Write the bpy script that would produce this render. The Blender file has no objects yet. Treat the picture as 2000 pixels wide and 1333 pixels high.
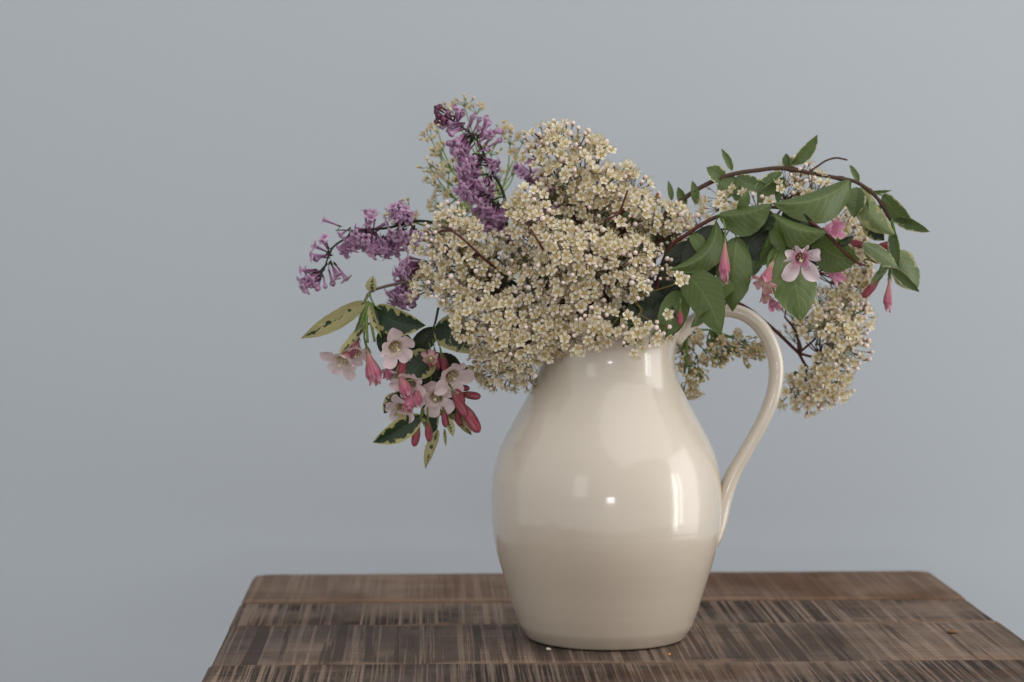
import bpy, math, random
from mathutils import Vector, Matrix, noise

V = Vector
sc = bpy.context.scene
C = sc.collection
random.seed(11)
R = random.uniform

# ------------------------------------------------------------------ camera
HC = 0.375
cam_d = bpy.data.cameras.new('camera')
cam = bpy.data.objects.new('camera', cam_d)
C.objects.link(cam)
CAM = V((-0.083, -1.975, HC))
PITCH = math.atan((666.5 - 405) / 4444.0)
cam.location = CAM
cam.rotation_euler = (math.pi / 2 - PITCH, 0, 0)
cam_d.sensor_width = 22.5
cam_d.lens = 50.0
cam_d.clip_end = 50
cam_d.dof.use_dof = True
cam_d.dof.focus_distance = 1.90
cam_d.dof.aperture_fstop = 3.2
sc.camera = cam

# ------------------------------------------------------------------ light of the room
world = bpy.data.worlds.new("World")
sc.world = world
world.use_nodes = True
bg = world.node_tree.nodes['Background']
bg.inputs[0].default_value = (0.98, 0.98, 1.0, 1)
bg.inputs[1].default_value = 0.73


def area(name, loc, target, sx, sy, power, col):
    d = bpy.data.lights.new(name, 'AREA')
    d.shape = 'RECTANGLE'
    d.size = sx
    d.size_y = sy
    d.energy = power
    d.color = col
    o = bpy.data.objects.new(name, d)
    C.objects.link(o)
    o.location = loc
    o.rotation_euler = (V(target) - V(loc)).to_track_quat('-Z', 'Y').to_euler()
    return o


# tall window at the right: two bright panes and a wider curtained part
area('window_or_fill_light', (2.60, -1.06, 0.20), (0, 0, 0.20), 0.22, 1.50, 9, (1.0, 0.99, 0.97))
area('window_or_fill_light', (2.70, -0.74, 0.26), (0, 0, 0.26), 0.14, 1.30, 3, (1.0, 0.99, 0.97))
area('window_or_fill_light', (3.05, -0.25, 0.45), (0, 0, 0.25), 1.90, 2.5, 34, (1.0, 0.98, 0.96))
# added soft overhead fill with no seen source, and dim windows behind and at the left
area('window_or_fill_light', (1.6, -1.5, 3.0), (0.4, -0.4, 0.0), 4.6, 3.2, 44, (1.0, 0.985, 0.965))
area('window_or_fill_light', (-1.45, -2.75, 0.75), (0, 0, 0.25), 0.70, 1.10, 3.5, (0.97, 0.98, 1.0))
area('window_or_fill_light', (0.16, -3.0, 0.16), (0, 0, 0.2), 0.34, 0.07, 3.0, (1.0, 0.98, 1.0))
sc.view_settings.view_transform = 'Standard'
sc.view_settings.look = 'None'
sc.view_settings.exposure = 0.0
sc.view_settings.gamma = 1.0
sc.render.resolution_x = 1024
sc.render.resolution_y = 682


# ------------------------------------------------------------------ geometry helpers
def P(px, py, y=0.0):
    """point on the sight line through photo pixel (px, py) at world depth y"""
    dx = (px - 1000) / 4444.0
    dz = (666.5 - py) / 4444.0
    d = V((dx, math.cos(PITCH) + dz * math.sin(PITCH), dz * math.cos(PITCH) - math.sin(PITCH)))
    return CAM + d * ((y - CAM.y) / d.y)


PX = 0.0004444


class MB:
    def __init__(s):
        s.v, s.f, s.uv, s.m = [], [], [], []

    def grid(s, rows, mat=0, closed=False, uvs=None):
        b = len(s.v)
        nr, nc = len(rows), len(rows[0])
        for r in rows:
            s.v.extend(r)
        for i in range(nr - 1):
            for j in range(nc if closed else nc - 1):
                k = (j + 1) % nc
                s.f.append((b + i * nc + j, b + i * nc + k, b + (i + 1) * nc + k, b + (i + 1) * nc + j))
                s.m.append(mat)
                if uvs:
                    s.uv.append((uvs[i][j], uvs[i][k], uvs[i + 1][k], uvs[i + 1][j]))
                else:
                    a, c = i / (nr - 1), (i + 1) / (nr - 1)
                    u0, u1 = j / max(1, nc - 1), (j + 1) / max(1, nc - 1)
                    s.uv.append(((u0, a), (u1, a), (u1, c), (u0, c)))

    def tube(s, pts, rad, n=6, mat=0, caps=True):
        pts = [V(p) for p in pts]
        N = len(pts)
        if not isinstance(rad, (list, tuple)):
            rad = [rad] * N
        elif len(rad) == 2 and N != 2:
            rad = [rad[0] + (rad[1] - rad[0]) * i / (N - 1) for i in range(N)]
        t = (pts[1] - pts[0]).normalized()
        a = t.orthogonal().normalized()
        rows = []
        for i in range(N):
            t = (pts[min(i + 1, N - 1)] - pts[max(i - 1, 0)]).normalized()
            a = (a - t * a.dot(t))
            a = a.normalized() if a.length > 1e-9 else t.orthogonal().normalized()
            b = t.cross(a)
            rows.append([pts[i] + (a * math.cos(2 * math.pi * k / n) + b * math.sin(2 * math.pi * k / n)) * rad[i] for k in range(n)])
        if caps:
            rows = [[pts[0]] * n] + rows + [[pts[-1]] * n]
        s.grid(rows, mat, True)

    def ball(s, c, r, n=8, m=5, mat=0, sc_=(1, 1, 1)):
        rows = []
        for i in range(m + 1):
            a = math.pi * i / m
            rows.append([V(c) + V((r * sc_[0] * math.sin(a) * math.cos(2 * math.pi * k / n), r * sc_[1] * math.sin(a) * math.sin(2 * math.pi * k / n), r * sc_[2] * math.cos(a))) for k in range(n)])
        s.grid(rows, mat, True)

    def mesh(s, name, mats, smooth=True):
        me = bpy.data.meshes.new(name)
        me.from_pydata([tuple(p) for p in s.v], [], s.f)
        for m in mats:
            me.materials.append(m)
        uvl = me.uv_layers.new(name='UVMap')
        k = 0
        flat = [0.0] * (2 * len(me.loops))
        for q in s.uv:
            for (u, w) in q:
                flat[2 * k] = u
                flat[2 * k + 1] = w
                k += 1
        uvl.data.foreach_set('uv', flat)
        me.polygons.foreach_set('material_index', s.m)
        me.polygons.foreach_set('use_smooth', [smooth] * len(me.polygons))
        me.update()
        return me


def link(name, me, parent=None, mw=None):
    """link a mesh as one object; mw is its world matrix, kept under the parent"""
    o = bpy.data.objects.new(name, me)
    C.objects.link(o)
    M = mw if mw is not None else Matrix.Identity(4)
    if parent is not None:
        o.parent = parent
        o.matrix_local = PW[parent.name].inverted() @ M
        PW[o.name] = M
    else:
        o.matrix_world = M
        PW[o.name] = M
    return o


PW = {}


def thing(name, label, cat, loc, group=None, rz=0.0):
    o = bpy.data.objects.new(name, None)
    o.empty_display_size = 0.01
    C.objects.link(o)
    o.location = loc
    o.rotation_euler = (0, 0, rz)
    PW[o.name] = Matrix.Translation(V(loc)) @ Matrix.Rotation(rz, 4, 'Z')
    o['label'] = label
    o['category'] = cat
    if group:
        o['group'] = group
    return o


def struct(o):
    o['kind'] = 'structure'
    return o


def frame(loc, zdir, spin=0.0, s=1.0):
    z = V(zdir).normalized()
    q = z.to_track_quat('Z', 'Y').to_matrix().to_4x4()
    return Matrix.Translation(V(loc)) @ q @ Matrix.Rotation(spin, 4, 'Z') @ Matrix.Scale(s, 4)


def spline(pts, n=6):
    pts = [V(p) for p in pts]
    if len(pts) < 3:
        return [pts[0].lerp(pts[-1], i / n) for i in range(n + 1)]
    q = [pts[0] * 2 - pts[1]] + pts + [pts[-1] * 2 - pts[-2]]
    out = []
    for i in range(1, len(q) - 2):
        p0, p1, p2, p3 = q[i - 1], q[i], q[i + 1], q[i + 2]
        for k in range(n):
            t = k / n
            out.append(0.5 * ((2 * p1) + (p2 - p0) * t + (2 * p0 - 5 * p1 + 4 * p2 - p3) * t * t + (3 * p1 - p0 - 3 * p2 + p3) * t ** 3))
    out.append(pts[-1])
    return out


def sstep(a, b, x):
    t = max(0.0, min(1.0, (x - a) / (b - a)))
    return t * t * (3 - 2 * t)


# ------------------------------------------------------------------ materials
def new_mat(name):
    m = bpy.data.materials.new(name)
    m.use_nodes = True
    nt = m.node_tree
    return m, nt, nt.nodes['Principled BSDF'], nt.nodes['Material Output']


def nd(nt, typ, **kw):
    n = nt.nodes.new(typ)
    for k, v in kw.items():
        if k.startswith('i_'):
            n.inputs[k[2:].replace('_', ' ')].default_value = v
        else:
            setattr(n, k, v)
    return n


def mixc(nt, fac, a, b, mode='MIX'):
    n = nt.nodes.new('ShaderNodeMix')
    n.data_type = 'RGBA'
    n.blend_type = mode
    for sock, val in ((n.inputs[0], fac), (n.inputs[6], a), (n.inputs[7], b)):
        if hasattr(val, 'links'):
            nt.links.new(val, sock)
        elif isinstance(val, (tuple, list)):
            sock.default_value = (*val, 1) if len(val) == 3 else val
        else:
            sock.default_value = val
    return n.outputs[2]


def math_(nt, op, a, b=None, clamp=False):
    n = nt.nodes.new('ShaderNodeMath')
    n.operation = op
    n.use_clamp = clamp
    for i, val in enumerate((a, b)):
        if val is None:
            continue
        if hasattr(val, 'links'):
            nt.links.new(val, n.inputs[i])
        else:
            n.inputs[i].default_value = val
    return n.outputs[0]


def ramp(nt, fac, stops):
    n = nt.nodes.new('ShaderNodeValToRGB')
    cr = n.color_ramp
    while len(cr.elements) < len(stops):
        cr.elements.new(0.5)
    for e, (p, c) in zip(cr.elements, stops):
        e.position = p
        e.color = (*c, 1) if len(c) == 3 else c
    nt.links.new(fac, n.inputs[0])
    return n.outputs[0]


def noise_tex(nt, scale, detail=3, vec=None, rough=0.5):
    n = nd(nt, 'ShaderNodeTexNoise')
    n.inputs['Scale'].default_value = scale
    n.inputs['Detail'].default_value = detail
    n.inputs['Roughness'].default_value = rough
    if vec is not None:
        nt.links.new(vec, n.inputs['Vector'])
    return n.outputs[0]


def bump(nt, bs, height, strength, dist):
    b = nd(nt, 'ShaderNodeBump')
    b.inputs['Strength'].default_value = strength
    b.inputs['Distance'].default_value = dist
    nt.links.new(height, b.inputs['Height'])
    nt.links.new(b.outputs[0], bs.inputs['Normal'])


def translucent(nt, bs, out, col, fac):
    """thin plant tissue: part of the light passes through"""
    t = nd(nt, 'ShaderNodeBsdfTranslucent')
    if hasattr(col, 'links'):
        nt.links.new(col, t.inputs[0])
    else:
        t.inputs[0].default_value = (*col, 1)
    mx = nd(nt, 'ShaderNodeMixShader')
    mx.inputs[0].default_value = fac
    nt.links.new(bs.outputs[0], mx.inputs[1])
    nt.links.new(t.outputs[0], mx.inputs[2])
    nt.links.new(mx.outputs[0], out.inputs[0])


def var_col(nt, col, amount, objrand=True):
    """colour that differs a little from piece to piece"""
    oi = nd(nt, 'ShaderNodeObjectInfo')
    v = math_(nt, 'MULTIPLY_ADD', oi.outputs['Random'], amount)
    nt.nodes[-1].inputs[2].default_value = 1 - amount * 0.6
    h = nd(nt, 'ShaderNodeHueSaturation')
    nt.links.new(v, h.inputs['Value'])
    if hasattr(col, 'links'):
        nt.links.new(col, h.inputs['Color'])
    else:
        h.inputs['Color'].default_value = (*col, 1)
    return h.outputs[0]


def petal_mat(name, stops, var=0.2, tr=0.25, rough=0.6, inner=None, streak=0.0):
    m, nt, bs, out = new_mat(name)
    uv = nd(nt, 'ShaderNodeUVMap')
    sp = nd(nt, 'ShaderNodeSeparateXYZ')
    nt.links.new(uv.outputs[0], sp.inputs[0])
    n = noise_tex(nt, 350, 2, nd(nt, 'ShaderNodeTexCoord').outputs['Object'])
    fac = math_(nt, 'ADD', sp.outputs[1], math_(nt, 'MULTIPLY', math_(nt, 'SUBTRACT', n, 0.5), 0.25))
    c = ramp(nt, fac, stops)
    if inner:
        geo = nd(nt, 'ShaderNodeNewGeometry')
        c = mixc(nt, geo.outputs['Backfacing'], c, ramp(nt, fac, inner))
    if streak:
        cv = nd(nt, 'ShaderNodeCombineXYZ')
        nt.links.new(math_(nt, 'MULTIPLY', sp.outputs[0], 26.0), cv.inputs[0])
        nt.links.new(math_(nt, 'MULTIPLY', sp.outputs[1], 2.0), cv.inputs[1])
        ns = noise_tex(nt, 1.0, 3, cv.outputs[0])
        ns = math_(nt, 'MULTIPLY', math_(nt, 'SUBTRACT', ns, 0.45, True), 4.0, True)
        c = mixc(nt, math_(nt, 'MULTIPLY', ns, streak), c, (0.72, 0.52, 0.54))
    c = var_col(nt, c, var)
    nt.links.new(c, bs.inputs['Base Color'])
    bs.inputs['Roughness'].default_value = rough
    bs.inputs['Specular IOR Level'].default_value = 0.25
    translucent(nt, bs, out, c, tr)
    return m


def plain(name, col, rough=0.6, var=0.2, tr=0.0, spec=0.3):
    m, nt, bs, out = new_mat(name)
    n = noise_tex(nt, 400, 3, nd(nt, 'ShaderNodeTexCoord').outputs['Object'])
    c = mixc(nt, n, tuple(x * 0.7 for x in col), tuple(min(1, x * 1.3) for x in col))
    c = var_col(nt, c, var)
    nt.links.new(c, bs.inputs['Base Color'])
    bs.inputs['Roughness'].default_value = rough
    bs.inputs['Specular IOR Level'].default_value = spec
    if tr:
        translucent(nt, bs, out, c, tr)
    return m


M = {}
M['cream'] = petal_mat('cream_petal', [(0.0, (0.70, 0.52, 0.26)), (0.14, (0.88, 0.76, 0.56)), (0.45, (0.96, 0.88, 0.71)), (1.0, (0.97, 0.905, 0.77))], 0.22, 0.28)
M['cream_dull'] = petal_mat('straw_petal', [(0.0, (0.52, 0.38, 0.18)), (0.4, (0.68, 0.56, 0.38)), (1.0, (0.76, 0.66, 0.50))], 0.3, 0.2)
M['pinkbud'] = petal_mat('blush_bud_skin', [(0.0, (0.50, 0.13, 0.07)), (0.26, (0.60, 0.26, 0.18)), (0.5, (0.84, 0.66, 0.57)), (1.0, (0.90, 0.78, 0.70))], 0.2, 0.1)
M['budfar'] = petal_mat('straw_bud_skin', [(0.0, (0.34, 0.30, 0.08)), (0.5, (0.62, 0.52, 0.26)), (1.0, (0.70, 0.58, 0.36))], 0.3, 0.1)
M['centre'] = plain('flower_centre', (0.62, 0.42, 0.10), 0.6)
M['filament'] = plain('filament', (0.80, 0.70, 0.40), 0.6, 0.1, 0.2)
M['anther'] = plain('anther', (0.42, 0.26, 0.10), 0.7)
M['redstem'] = plain('red_brown_stem', (0.085, 0.022, 0.016), 0.5)
M['pedicel'] = plain('olive_pedicel', (0.15, 0.12, 0.035), 0.5)
M['greenstem'] = plain('green_stem', (0.13, 0.20, 0.045), 0.5)
M['palegreen'] = plain('pale_green_stem', (0.20, 0.28, 0.06), 0.5)
M['twig'] = plain('brown_twig', (0.075, 0.042, 0.028), 0.7)
M['lilacstem'] = plain('dark_olive_stem', (0.030, 0.030, 0.014), 0.5)
M['greytwig'] = plain('grey_brown_twig', (0.13, 0.095, 0.075), 0.75)
M['lilac'] = petal_mat('lilac_petal', [(0.0, (0.19, 0.055, 0.12)), (0.35, (0.44, 0.21, 0.37)), (0.8, (0.58, 0.36, 0.52)), (1.0, (0.72, 0.52, 0.67))], 0.4, 0.3)
M['lilacdark'] = petal_mat('dark_lilac_bud_skin', [(0.0, (0.09, 0.028, 0.05)), (0.5, (0.17, 0.055, 0.10)), (1.0, (0.26, 0.11, 0.18))], 0.4, 0.1)
M['weipale'] = petal_mat('pale_pink_petal', [(0.0, (0.50, 0.30, 0.20)), (0.2, (0.50, 0.12, 0.16)), (0.45, (0.62, 0.34, 0.34)), (0.6, (0.76, 0.58, 0.56)), (1.0, (0.84, 0.70, 0.70))], 0.12, 0.25, 0.5,
                         [(0.0, (0.50, 0.42, 0.22)), (0.35, (0.62, 0.52, 0.34)), (0.52, (0.74, 0.60, 0.52)), (0.7, (0.80, 0.66, 0.64)), (1.0, (0.84, 0.68, 0.69))])
M['weiflush'] = petal_mat('flushed_pink_petal', [(0.0, (0.60, 0.40, 0.34)), (0.3, (0.50, 0.18, 0.25)), (0.7, (0.66, 0.40, 0.45)), (1.0, (0.84, 0.72, 0.73))], 0.1, 0.25, 0.5,
                          [(0.0, (0.55, 0.30, 0.26)), (0.45, (0.45, 0.13, 0.21)), (0.58, (0.56, 0.24, 0.33)), (0.74, (0.80, 0.64, 0.67)), (1.0, (0.84, 0.72, 0.74))])
M['weirose'] = petal_mat('rose_petal', [(0.0, (0.48, 0.38, 0.20)), (0.16, (0.50, 0.22, 0.18)), (0.45, (0.42, 0.085, 0.15)), (0.8, (0.45, 0.11, 0.19)), (1.0, (0.58, 0.27, 0.35))], 0.15, 0.2, 0.5,
                         [(0.0, (0.50, 0.40, 0.25)), (0.55, (0.66, 0.46, 0.36)), (0.8, (0.64, 0.36, 0.34)), (1.0, (0.58, 0.24, 0.26))], 0.55)
M['weideep'] = petal_mat('deep_rose_bud_skin', [(0.0, (0.20, 0.13, 0.05)), (0.2, (0.26, 0.06, 0.06)), (0.7, (0.29, 0.035, 0.062)), (1.0, (0.34, 0.06, 0.09))], 0.3, 0.1, 0.5, None, 0.22)
M['weimagenta'] = petal_mat('bright_pink_petal', [(0.0, (0.55, 0.25, 0.32)), (0.6, (0.56, 0.19, 0.32)), (1.0, (0.62, 0.33, 0.43))], 0.1, 0.25, 0.5, None, 0.35)
M['pistil'] = plain('pale_yellow_pistil', (0.80, 0.72, 0.46), 0.5, 0.1, 0.2)
M['calyx'] = plain('calyx_green', (0.12, 0.17, 0.04), 0.5, 0.3, 0.15)


def leaf_mat(name, green, light, under, cream=None, margin=0.62, blot=0.5):
    m, nt, bs, out = new_mat(name)
    uv = nd(nt, 'ShaderNodeUVMap')
    sp = nd(nt, 'ShaderNodeSeparateXYZ')
    nt.links.new(uv.outputs[0], sp.inputs[0])
    u, t = sp.outputs[0], sp.outputs[1]
    av = math_(nt, 'ABSOLUTE', math_(nt, 'MULTIPLY', math_(nt, 'SUBTRACT', u, 0.5), 2.0))
    tc = nd(nt, 'ShaderNodeTexCoord')
    oi = nd(nt, 'ShaderNodeObjectInfo')
    # side veins sweep forward from the midrib
    ph = math_(nt, 'MULTIPLY', math_(nt, 'SUBTRACT', t, math_(nt, 'MULTIPLY', math_(nt, 'POWER', av, 1.3), 0.30)), 27.0)
    vn = math_(nt, 'POWER', math_(nt, 'ABSOLUTE', math_(nt, 'COSINE', ph)), 14.0)
    mid = math_(nt, 'SUBTRACT', 1.0, math_(nt, 'MULTIPLY', av, 24.0), True)
    fine = noise_tex(nt, 900, 3, tc.outputs['Object'])
    big = noise_tex(nt, 90, 3, tc.outputs['Object'])
    base = mixc(nt, fine, tuple(x * 0.8 for x in green), tuple(x * 1.2 for x in green))
    base = mixc(nt, math_(nt, 'MULTIPLY', big, 0.5), base, light)
    veins = math_(nt, 'MAXIMUM', math_(nt, 'MULTIPLY', math_(nt, 'MULTIPLY', vn, 0.20), big), math_(nt, 'MULTIPLY', mid, 0.4))
    col = mixc(nt, veins, base, tuple(min(1, x * 1.9 + 0.015) for x in light))
    if cream:
        cv = nd(nt, 'ShaderNodeCombineXYZ')
        nt.links.new(math_(nt, 'MULTIPLY', u, 1.6), cv.inputs[0])
        nt.links.new(math_(nt, 'MULTIPLY', t, 5.0), cv.inputs[1])
        nt.links.new(math_(nt, 'MULTIPLY', oi.outputs['Random'], 37.0), cv.inputs[2])
        bn = noise_tex(nt, 1.6, 4, cv.outputs[0], 0.6)
        f = math_(nt, 'ADD', av, math_(nt, 'MULTIPLY', math_(nt, 'SUBTRACT', bn, 0.5), blot * 4))
        f = math_(nt, 'MULTIPLY', math_(nt, 'SUBTRACT', f, margin), 14.0, True)
        cc = mixc(nt, fine, tuple(x * 0.85 for x in cream), tuple(x * 1.1 for x in cream))
        col = mixc(nt, f, col, cc)
    geo = nd(nt, 'ShaderNodeNewGeometry')
    ucol = mixc(nt, math_(nt, 'MULTIPLY', veins, 0.8), under, tuple(min(1, x * 1.5) for x in under))
    if cream:
        ucol = mixc(nt, math_(nt, 'MULTIPLY', f, 0.8), ucol, cream)
    col = mixc(nt, geo.outputs['Backfacing'], col, ucol)
    col = var_col(nt, col, 0.2)
    nt.links.new(col, bs.inputs['Base Color'])
    bs.inputs['Roughness'].default_value = 0.42
    bs.inputs['Specular IOR Level'].default_value = 0.45
    bump(nt, bs, math_(nt, 'ADD', math_(nt, 'MULTIPLY', vn, -0.6), math_(nt, 'MULTIPLY', fine, 0.5)), 0.35, 0.0006)
    translucent(nt, bs, out, col, 0.25)
    return m


M['leaf'] = leaf_mat('mid_green_leaf', (0.092, 0.140, 0.036), (0.155, 0.205, 0.066), (0.19, 0.25, 0.09))
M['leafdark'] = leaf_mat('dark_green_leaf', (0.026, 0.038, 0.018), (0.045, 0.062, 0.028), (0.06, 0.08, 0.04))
M['leafpale'] = leaf_mat('pale_green_leaf', (0.13, 0.20, 0.09), (0.18, 0.26, 0.13), (0.20, 0.27, 0.14))
M['leafvar'] = leaf_mat('variegated_leaf', (0.018, 0.038, 0.018), (0.035, 0.065, 0.025), (0.20, 0.25, 0.10), (0.42, 0.39, 0.16), 0.66, 0.42)
M['leafcream'] = leaf_mat('cream_splashed_leaf', (0.022, 0.045, 0.018), (0.05, 0.08, 0.03), (0.22, 0.26, 0.11), (0.44, 0.40, 0.19), 0.10, 0.50)
M['leafedge'] = leaf_mat('cream_edged_leaf', (0.085, 0.130, 0.038), (0.135, 0.19, 0.06), (0.21, 0.27, 0.13), (0.60, 0.56, 0.32), 0.84, 0.22)


def mat_glaze():
    m, nt, bs, out = new_mat('cream_glaze')
    tc = nd(nt, 'ShaderNodeTexCoord').outputs['Object']
    big = noise_tex(nt, 9, 3, tc)
    fine = noise_tex(nt, 260, 3, tc)
    c = mixc(nt, big, (0.585, 0.51, 0.405), (0.645, 0.575, 0.465))
    c = mixc(nt, math_(nt, 'MULTIPLY', fine, 0.35), c, (0.54, 0.45, 0.355))
    vo = nd(nt, 'ShaderNodeTexVoronoi')
    vo.inputs['Scale'].default_value = 34
    nt.links.new(tc, vo.inputs['Vector'])
    wn = nd(nt, 'ShaderNodeTexWhiteNoise')
    nt.links.new(vo.outputs['Position'], wn.inputs['Vector'])
    dot = math_(nt, 'LESS_THAN', vo.outputs['Distance'], 0.036)
    keep = math_(nt, 'GREATER_THAN', wn.outputs[0], 0.84)
    c = mixc(nt, math_(nt, 'MULTIPLY', math_(nt, 'MULTIPLY', dot, keep), 0.7), c, (0.16, 0.09, 0.05))
    sm = noise_tex(nt, 22, 5, tc, 0.65)
    c = mixc(nt, math_(nt, 'MULTIPLY', math_(nt, 'GREATER_THAN', sm, 0.74), 0.18), c, (0.30, 0.26, 0.22))
    # dark floor reflection painted into the glaze colour: foot half a little browner
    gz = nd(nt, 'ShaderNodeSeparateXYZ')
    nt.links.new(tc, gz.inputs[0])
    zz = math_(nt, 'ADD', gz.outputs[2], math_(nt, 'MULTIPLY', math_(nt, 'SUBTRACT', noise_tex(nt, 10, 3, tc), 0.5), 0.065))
    refl_tint = math_(nt, 'MULTIPLY', math_(nt, 'SUBTRACT', 0.104, zz), 55.0, True)
    c = mixc(nt, math_(nt, 'MULTIPLY', refl_tint, 0.24), c, (0.50, 0.39, 0.30))
    nt.links.new(c, bs.inputs['Base Color'])
    bs.inputs['Roughness'].default_value = 0.42
    bs.inputs['Coat Weight'].default_value = 1.0
    bs.inputs['Coat Roughness'].default_value = 0.125
    bs.inputs['Coat IOR'].default_value = 1.55
    # throwing rings and slight waviness of the glaze
    mp = nd(nt, 'ShaderNodeMapping')
    mp.inputs['Scale'].default_value = (4, 4, 90)
    nt.links.new(tc, mp.inputs[0])
    ring = noise_tex(nt, 1.0, 2, mp.outputs[0])
    wav = noise_tex(nt, 30, 2, tc)
    h = math_(nt, 'ADD', ring, math_(nt, 'MULTIPLY', wav, 1.2))
    b = nd(nt, 'ShaderNodeBump')
    b.inputs['Strength'].default_value = 0.28
    b.inputs['Distance'].default_value = 0.0010
    nt.links.new(h, b.inputs['Height'])
    nt.links.new(b.outputs[0], bs.inputs['Normal'])
    nt.links.new(b.outputs[0], bs.inputs['Coat Normal'])
    return m


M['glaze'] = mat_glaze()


def mat_wall():
    m, nt, bs, out = new_mat('blue_grey_wall_paint')
    tc = nd(nt, 'ShaderNodeTexCoord').outputs['Object']
    a = noise_tex(nt, 2.2, 2, tc)
    g = noise_tex(nt, 700, 2, tc, 0.7)
    c = mixc(nt, a, (0.480, 0.526, 0.560), (0.502, 0.544, 0.574))
    c = mixc(nt, math_(nt, 'MULTIPLY', g, 0.5), c, (0.412, 0.452, 0.494))
    nt.links.new(c, bs.inputs['Base Color'])
    bs.inputs['Roughness'].default_value = 0.8
    bump(nt, bs, g, 0.5, 0.0010)
    return m


def mat_wood():
    m, nt, bs, out = new_mat('rough_sawn_board')
    tc = nd(nt, 'ShaderNodeTexCoord').outputs['Object']
    oi = nd(nt, 'ShaderNodeObjectInfo')
    off = nd(nt, 'ShaderNodeCombineXYZ')
    nt.links.new(math_(nt, 'MULTIPLY', oi.outputs['Random'], 91.0), off.inputs[0])
    nt.links.new(math_(nt, 'MULTIPLY', oi.outputs['Random'], 57.0), off.inputs[1])
    va = nd(nt, 'ShaderNodeVectorMath', operation='ADD')
    nt.links.new(tc, va.inputs[0])
    nt.links.new(off.outputs[0], va.inputs[1])
    vec = va.outputs[0]

    def st(scale, sx, sy, det=4, ro=0.6):
        mp = nd(nt, 'ShaderNodeMapping')
        mp.inputs['Scale'].default_value = (sx, sy, 3)
        nt.links.new(vec, mp.inputs[0])
        return noise_tex(nt, scale, det, mp.outputs[0], ro)
    broad = st(1, 7, 3, 3)
    saw = st(1, 190, 1.2, 7, 0.74)     # saw marks run across the board
    saw2 = st(1, 88, 1.2, 4, 0.6)
    grain = st(1, 6, 170, 5, 0.65)      # grain runs along it
    patch = st(1, 7, 7, 4, 0.6)
    hue = st(1, 3.5, 12, 3)
    osp = nd(nt, 'ShaderNodeSeparateColor')
    nt.links.new(oi.outputs['Color'], osp.inputs[0])
    hv = math_(nt, 'ADD', ramp(nt, hue, [(0.38, (0, 0, 0)), (0.62, (1, 1, 1))]), math_(nt, 'SUBTRACT', osp.outputs[2], 0.35), True)
    c = mixc(nt, hv, (0.140, 0.072, 0.040), (0.178, 0.134, 0.108))
    c = mixc(nt, ramp(nt, broad, [(0.4, (0, 0, 0)), (0.68, (1, 1, 1))]), c, (0.30, 0.215, 0.160))
    c = mixc(nt, math_(nt, 'MULTIPLY', ramp(nt, grain, [(0.45, (0, 0, 0)), (0.7, (1, 1, 1))]), 0.5), c, (0.10, 0.062, 0.042))
    k = ramp(nt, saw, [(0.475, (0, 0, 0)), (0.525, (1, 1, 1))])
    k2 = ramp(nt, saw2, [(0.55, (0, 0, 0)), (0.585, (1, 1, 1))])
    pm = ramp(nt, patch, [(0.38, (0.2, 0.2, 0.2)), (0.56, (1, 1, 1))])
    kk = math_(nt, 'MULTIPLY', math_(nt, 'MAXIMUM', math_(nt, 'MULTIPLY', math_(nt, 'MULTIPLY', k, pm), osp.outputs[0]), math_(nt, 'MULTIPLY', k2, osp.outputs[1])), 0.84)
    c = mixc(nt, kk, c, (0.013, 0.009, 0.008))
    # worn, bare strips along the board's edges (v of the UV runs across the board)
    uv = nd(nt, 'ShaderNodeUVMap')
    sp = nd(nt, 'ShaderNodeSeparateXYZ')
    nt.links.new(uv.outputs[0], sp.inputs[0])
    e = math_(nt, 'ABSOLUTE', math_(nt, 'MULTIPLY', math_(nt, 'SUBTRACT', sp.outputs[1], 0.5), 2.0))
    wob = st(1, 10, 6, 3)
    e = math_(nt, 'ADD', e, math_(nt, 'MULTIPLY', math_(nt, 'SUBTRACT', wob, 0.5), 0.45))
    e = math_(nt, 'ADD', e, math_(nt, 'MULTIPLY', math_(nt, 'SUBTRACT', hue, 0.5), 0.6))
    ef = ramp(nt, e, [(0.84, (0, 0, 0)), (0.93, (1, 1, 1))])
    eg = ramp(nt, st(1, 5, 2, 3), [(0.45, (0, 0, 0)), (0.60, (1, 1, 1))])
    c = mixc(nt, math_(nt, 'MULTIPLY', math_(nt, 'MULTIPLY', ef, eg), 0.85), c, mixc(nt, patch, (0.24, 0.125, 0.065), (0.27, 0.20, 0.15)))
    nt.links.new(c, bs.inputs['Base Color'])
    rr = math_(nt, 'ADD', math_(nt, 'MULTIPLY', saw, 0.25), 0.50)
    nt.links.new(rr, bs.inputs['Roughness'])
    bs.inputs['Specular IOR Level'].default_value = 0.06
    bump(nt, bs, math_(nt, 'SUBTRACT', math_(nt, 'MULTIPLY', grain, 0.5), kk), 0.7, 0.0018)
    return m


M['wall'] = mat_wall()
M['wood'] = mat_wood()
M['floor'] = plain('brown_floor', (0.085, 0.062, 0.05), 0.6, 0)

# ------------------------------------------------------------------ setting
mb = MB()
mb.grid([[V((-4, 0.60, -0.75)), V((4, 0.60, -0.75))], [V((-4, 0.60, 2.6)), V((4, 0.60, 2.6))]])
struct(link('wall', mb.mesh('wall', [M['wall']])))
mb = MB()
mb.grid([[V((-4, -2.6, -0.75)), V((4, -2.6, -0.75))], [V((-4, 0.60, -0.75)), V((4, 0.60, -0.75))]])
struct(link('floor', mb.mesh('floor', [M['floor']])))

# ------------------------------------------------------------------ table of sawn boards
YAW = 0.0407
backL = P(500, 1121, 0.0)
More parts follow.
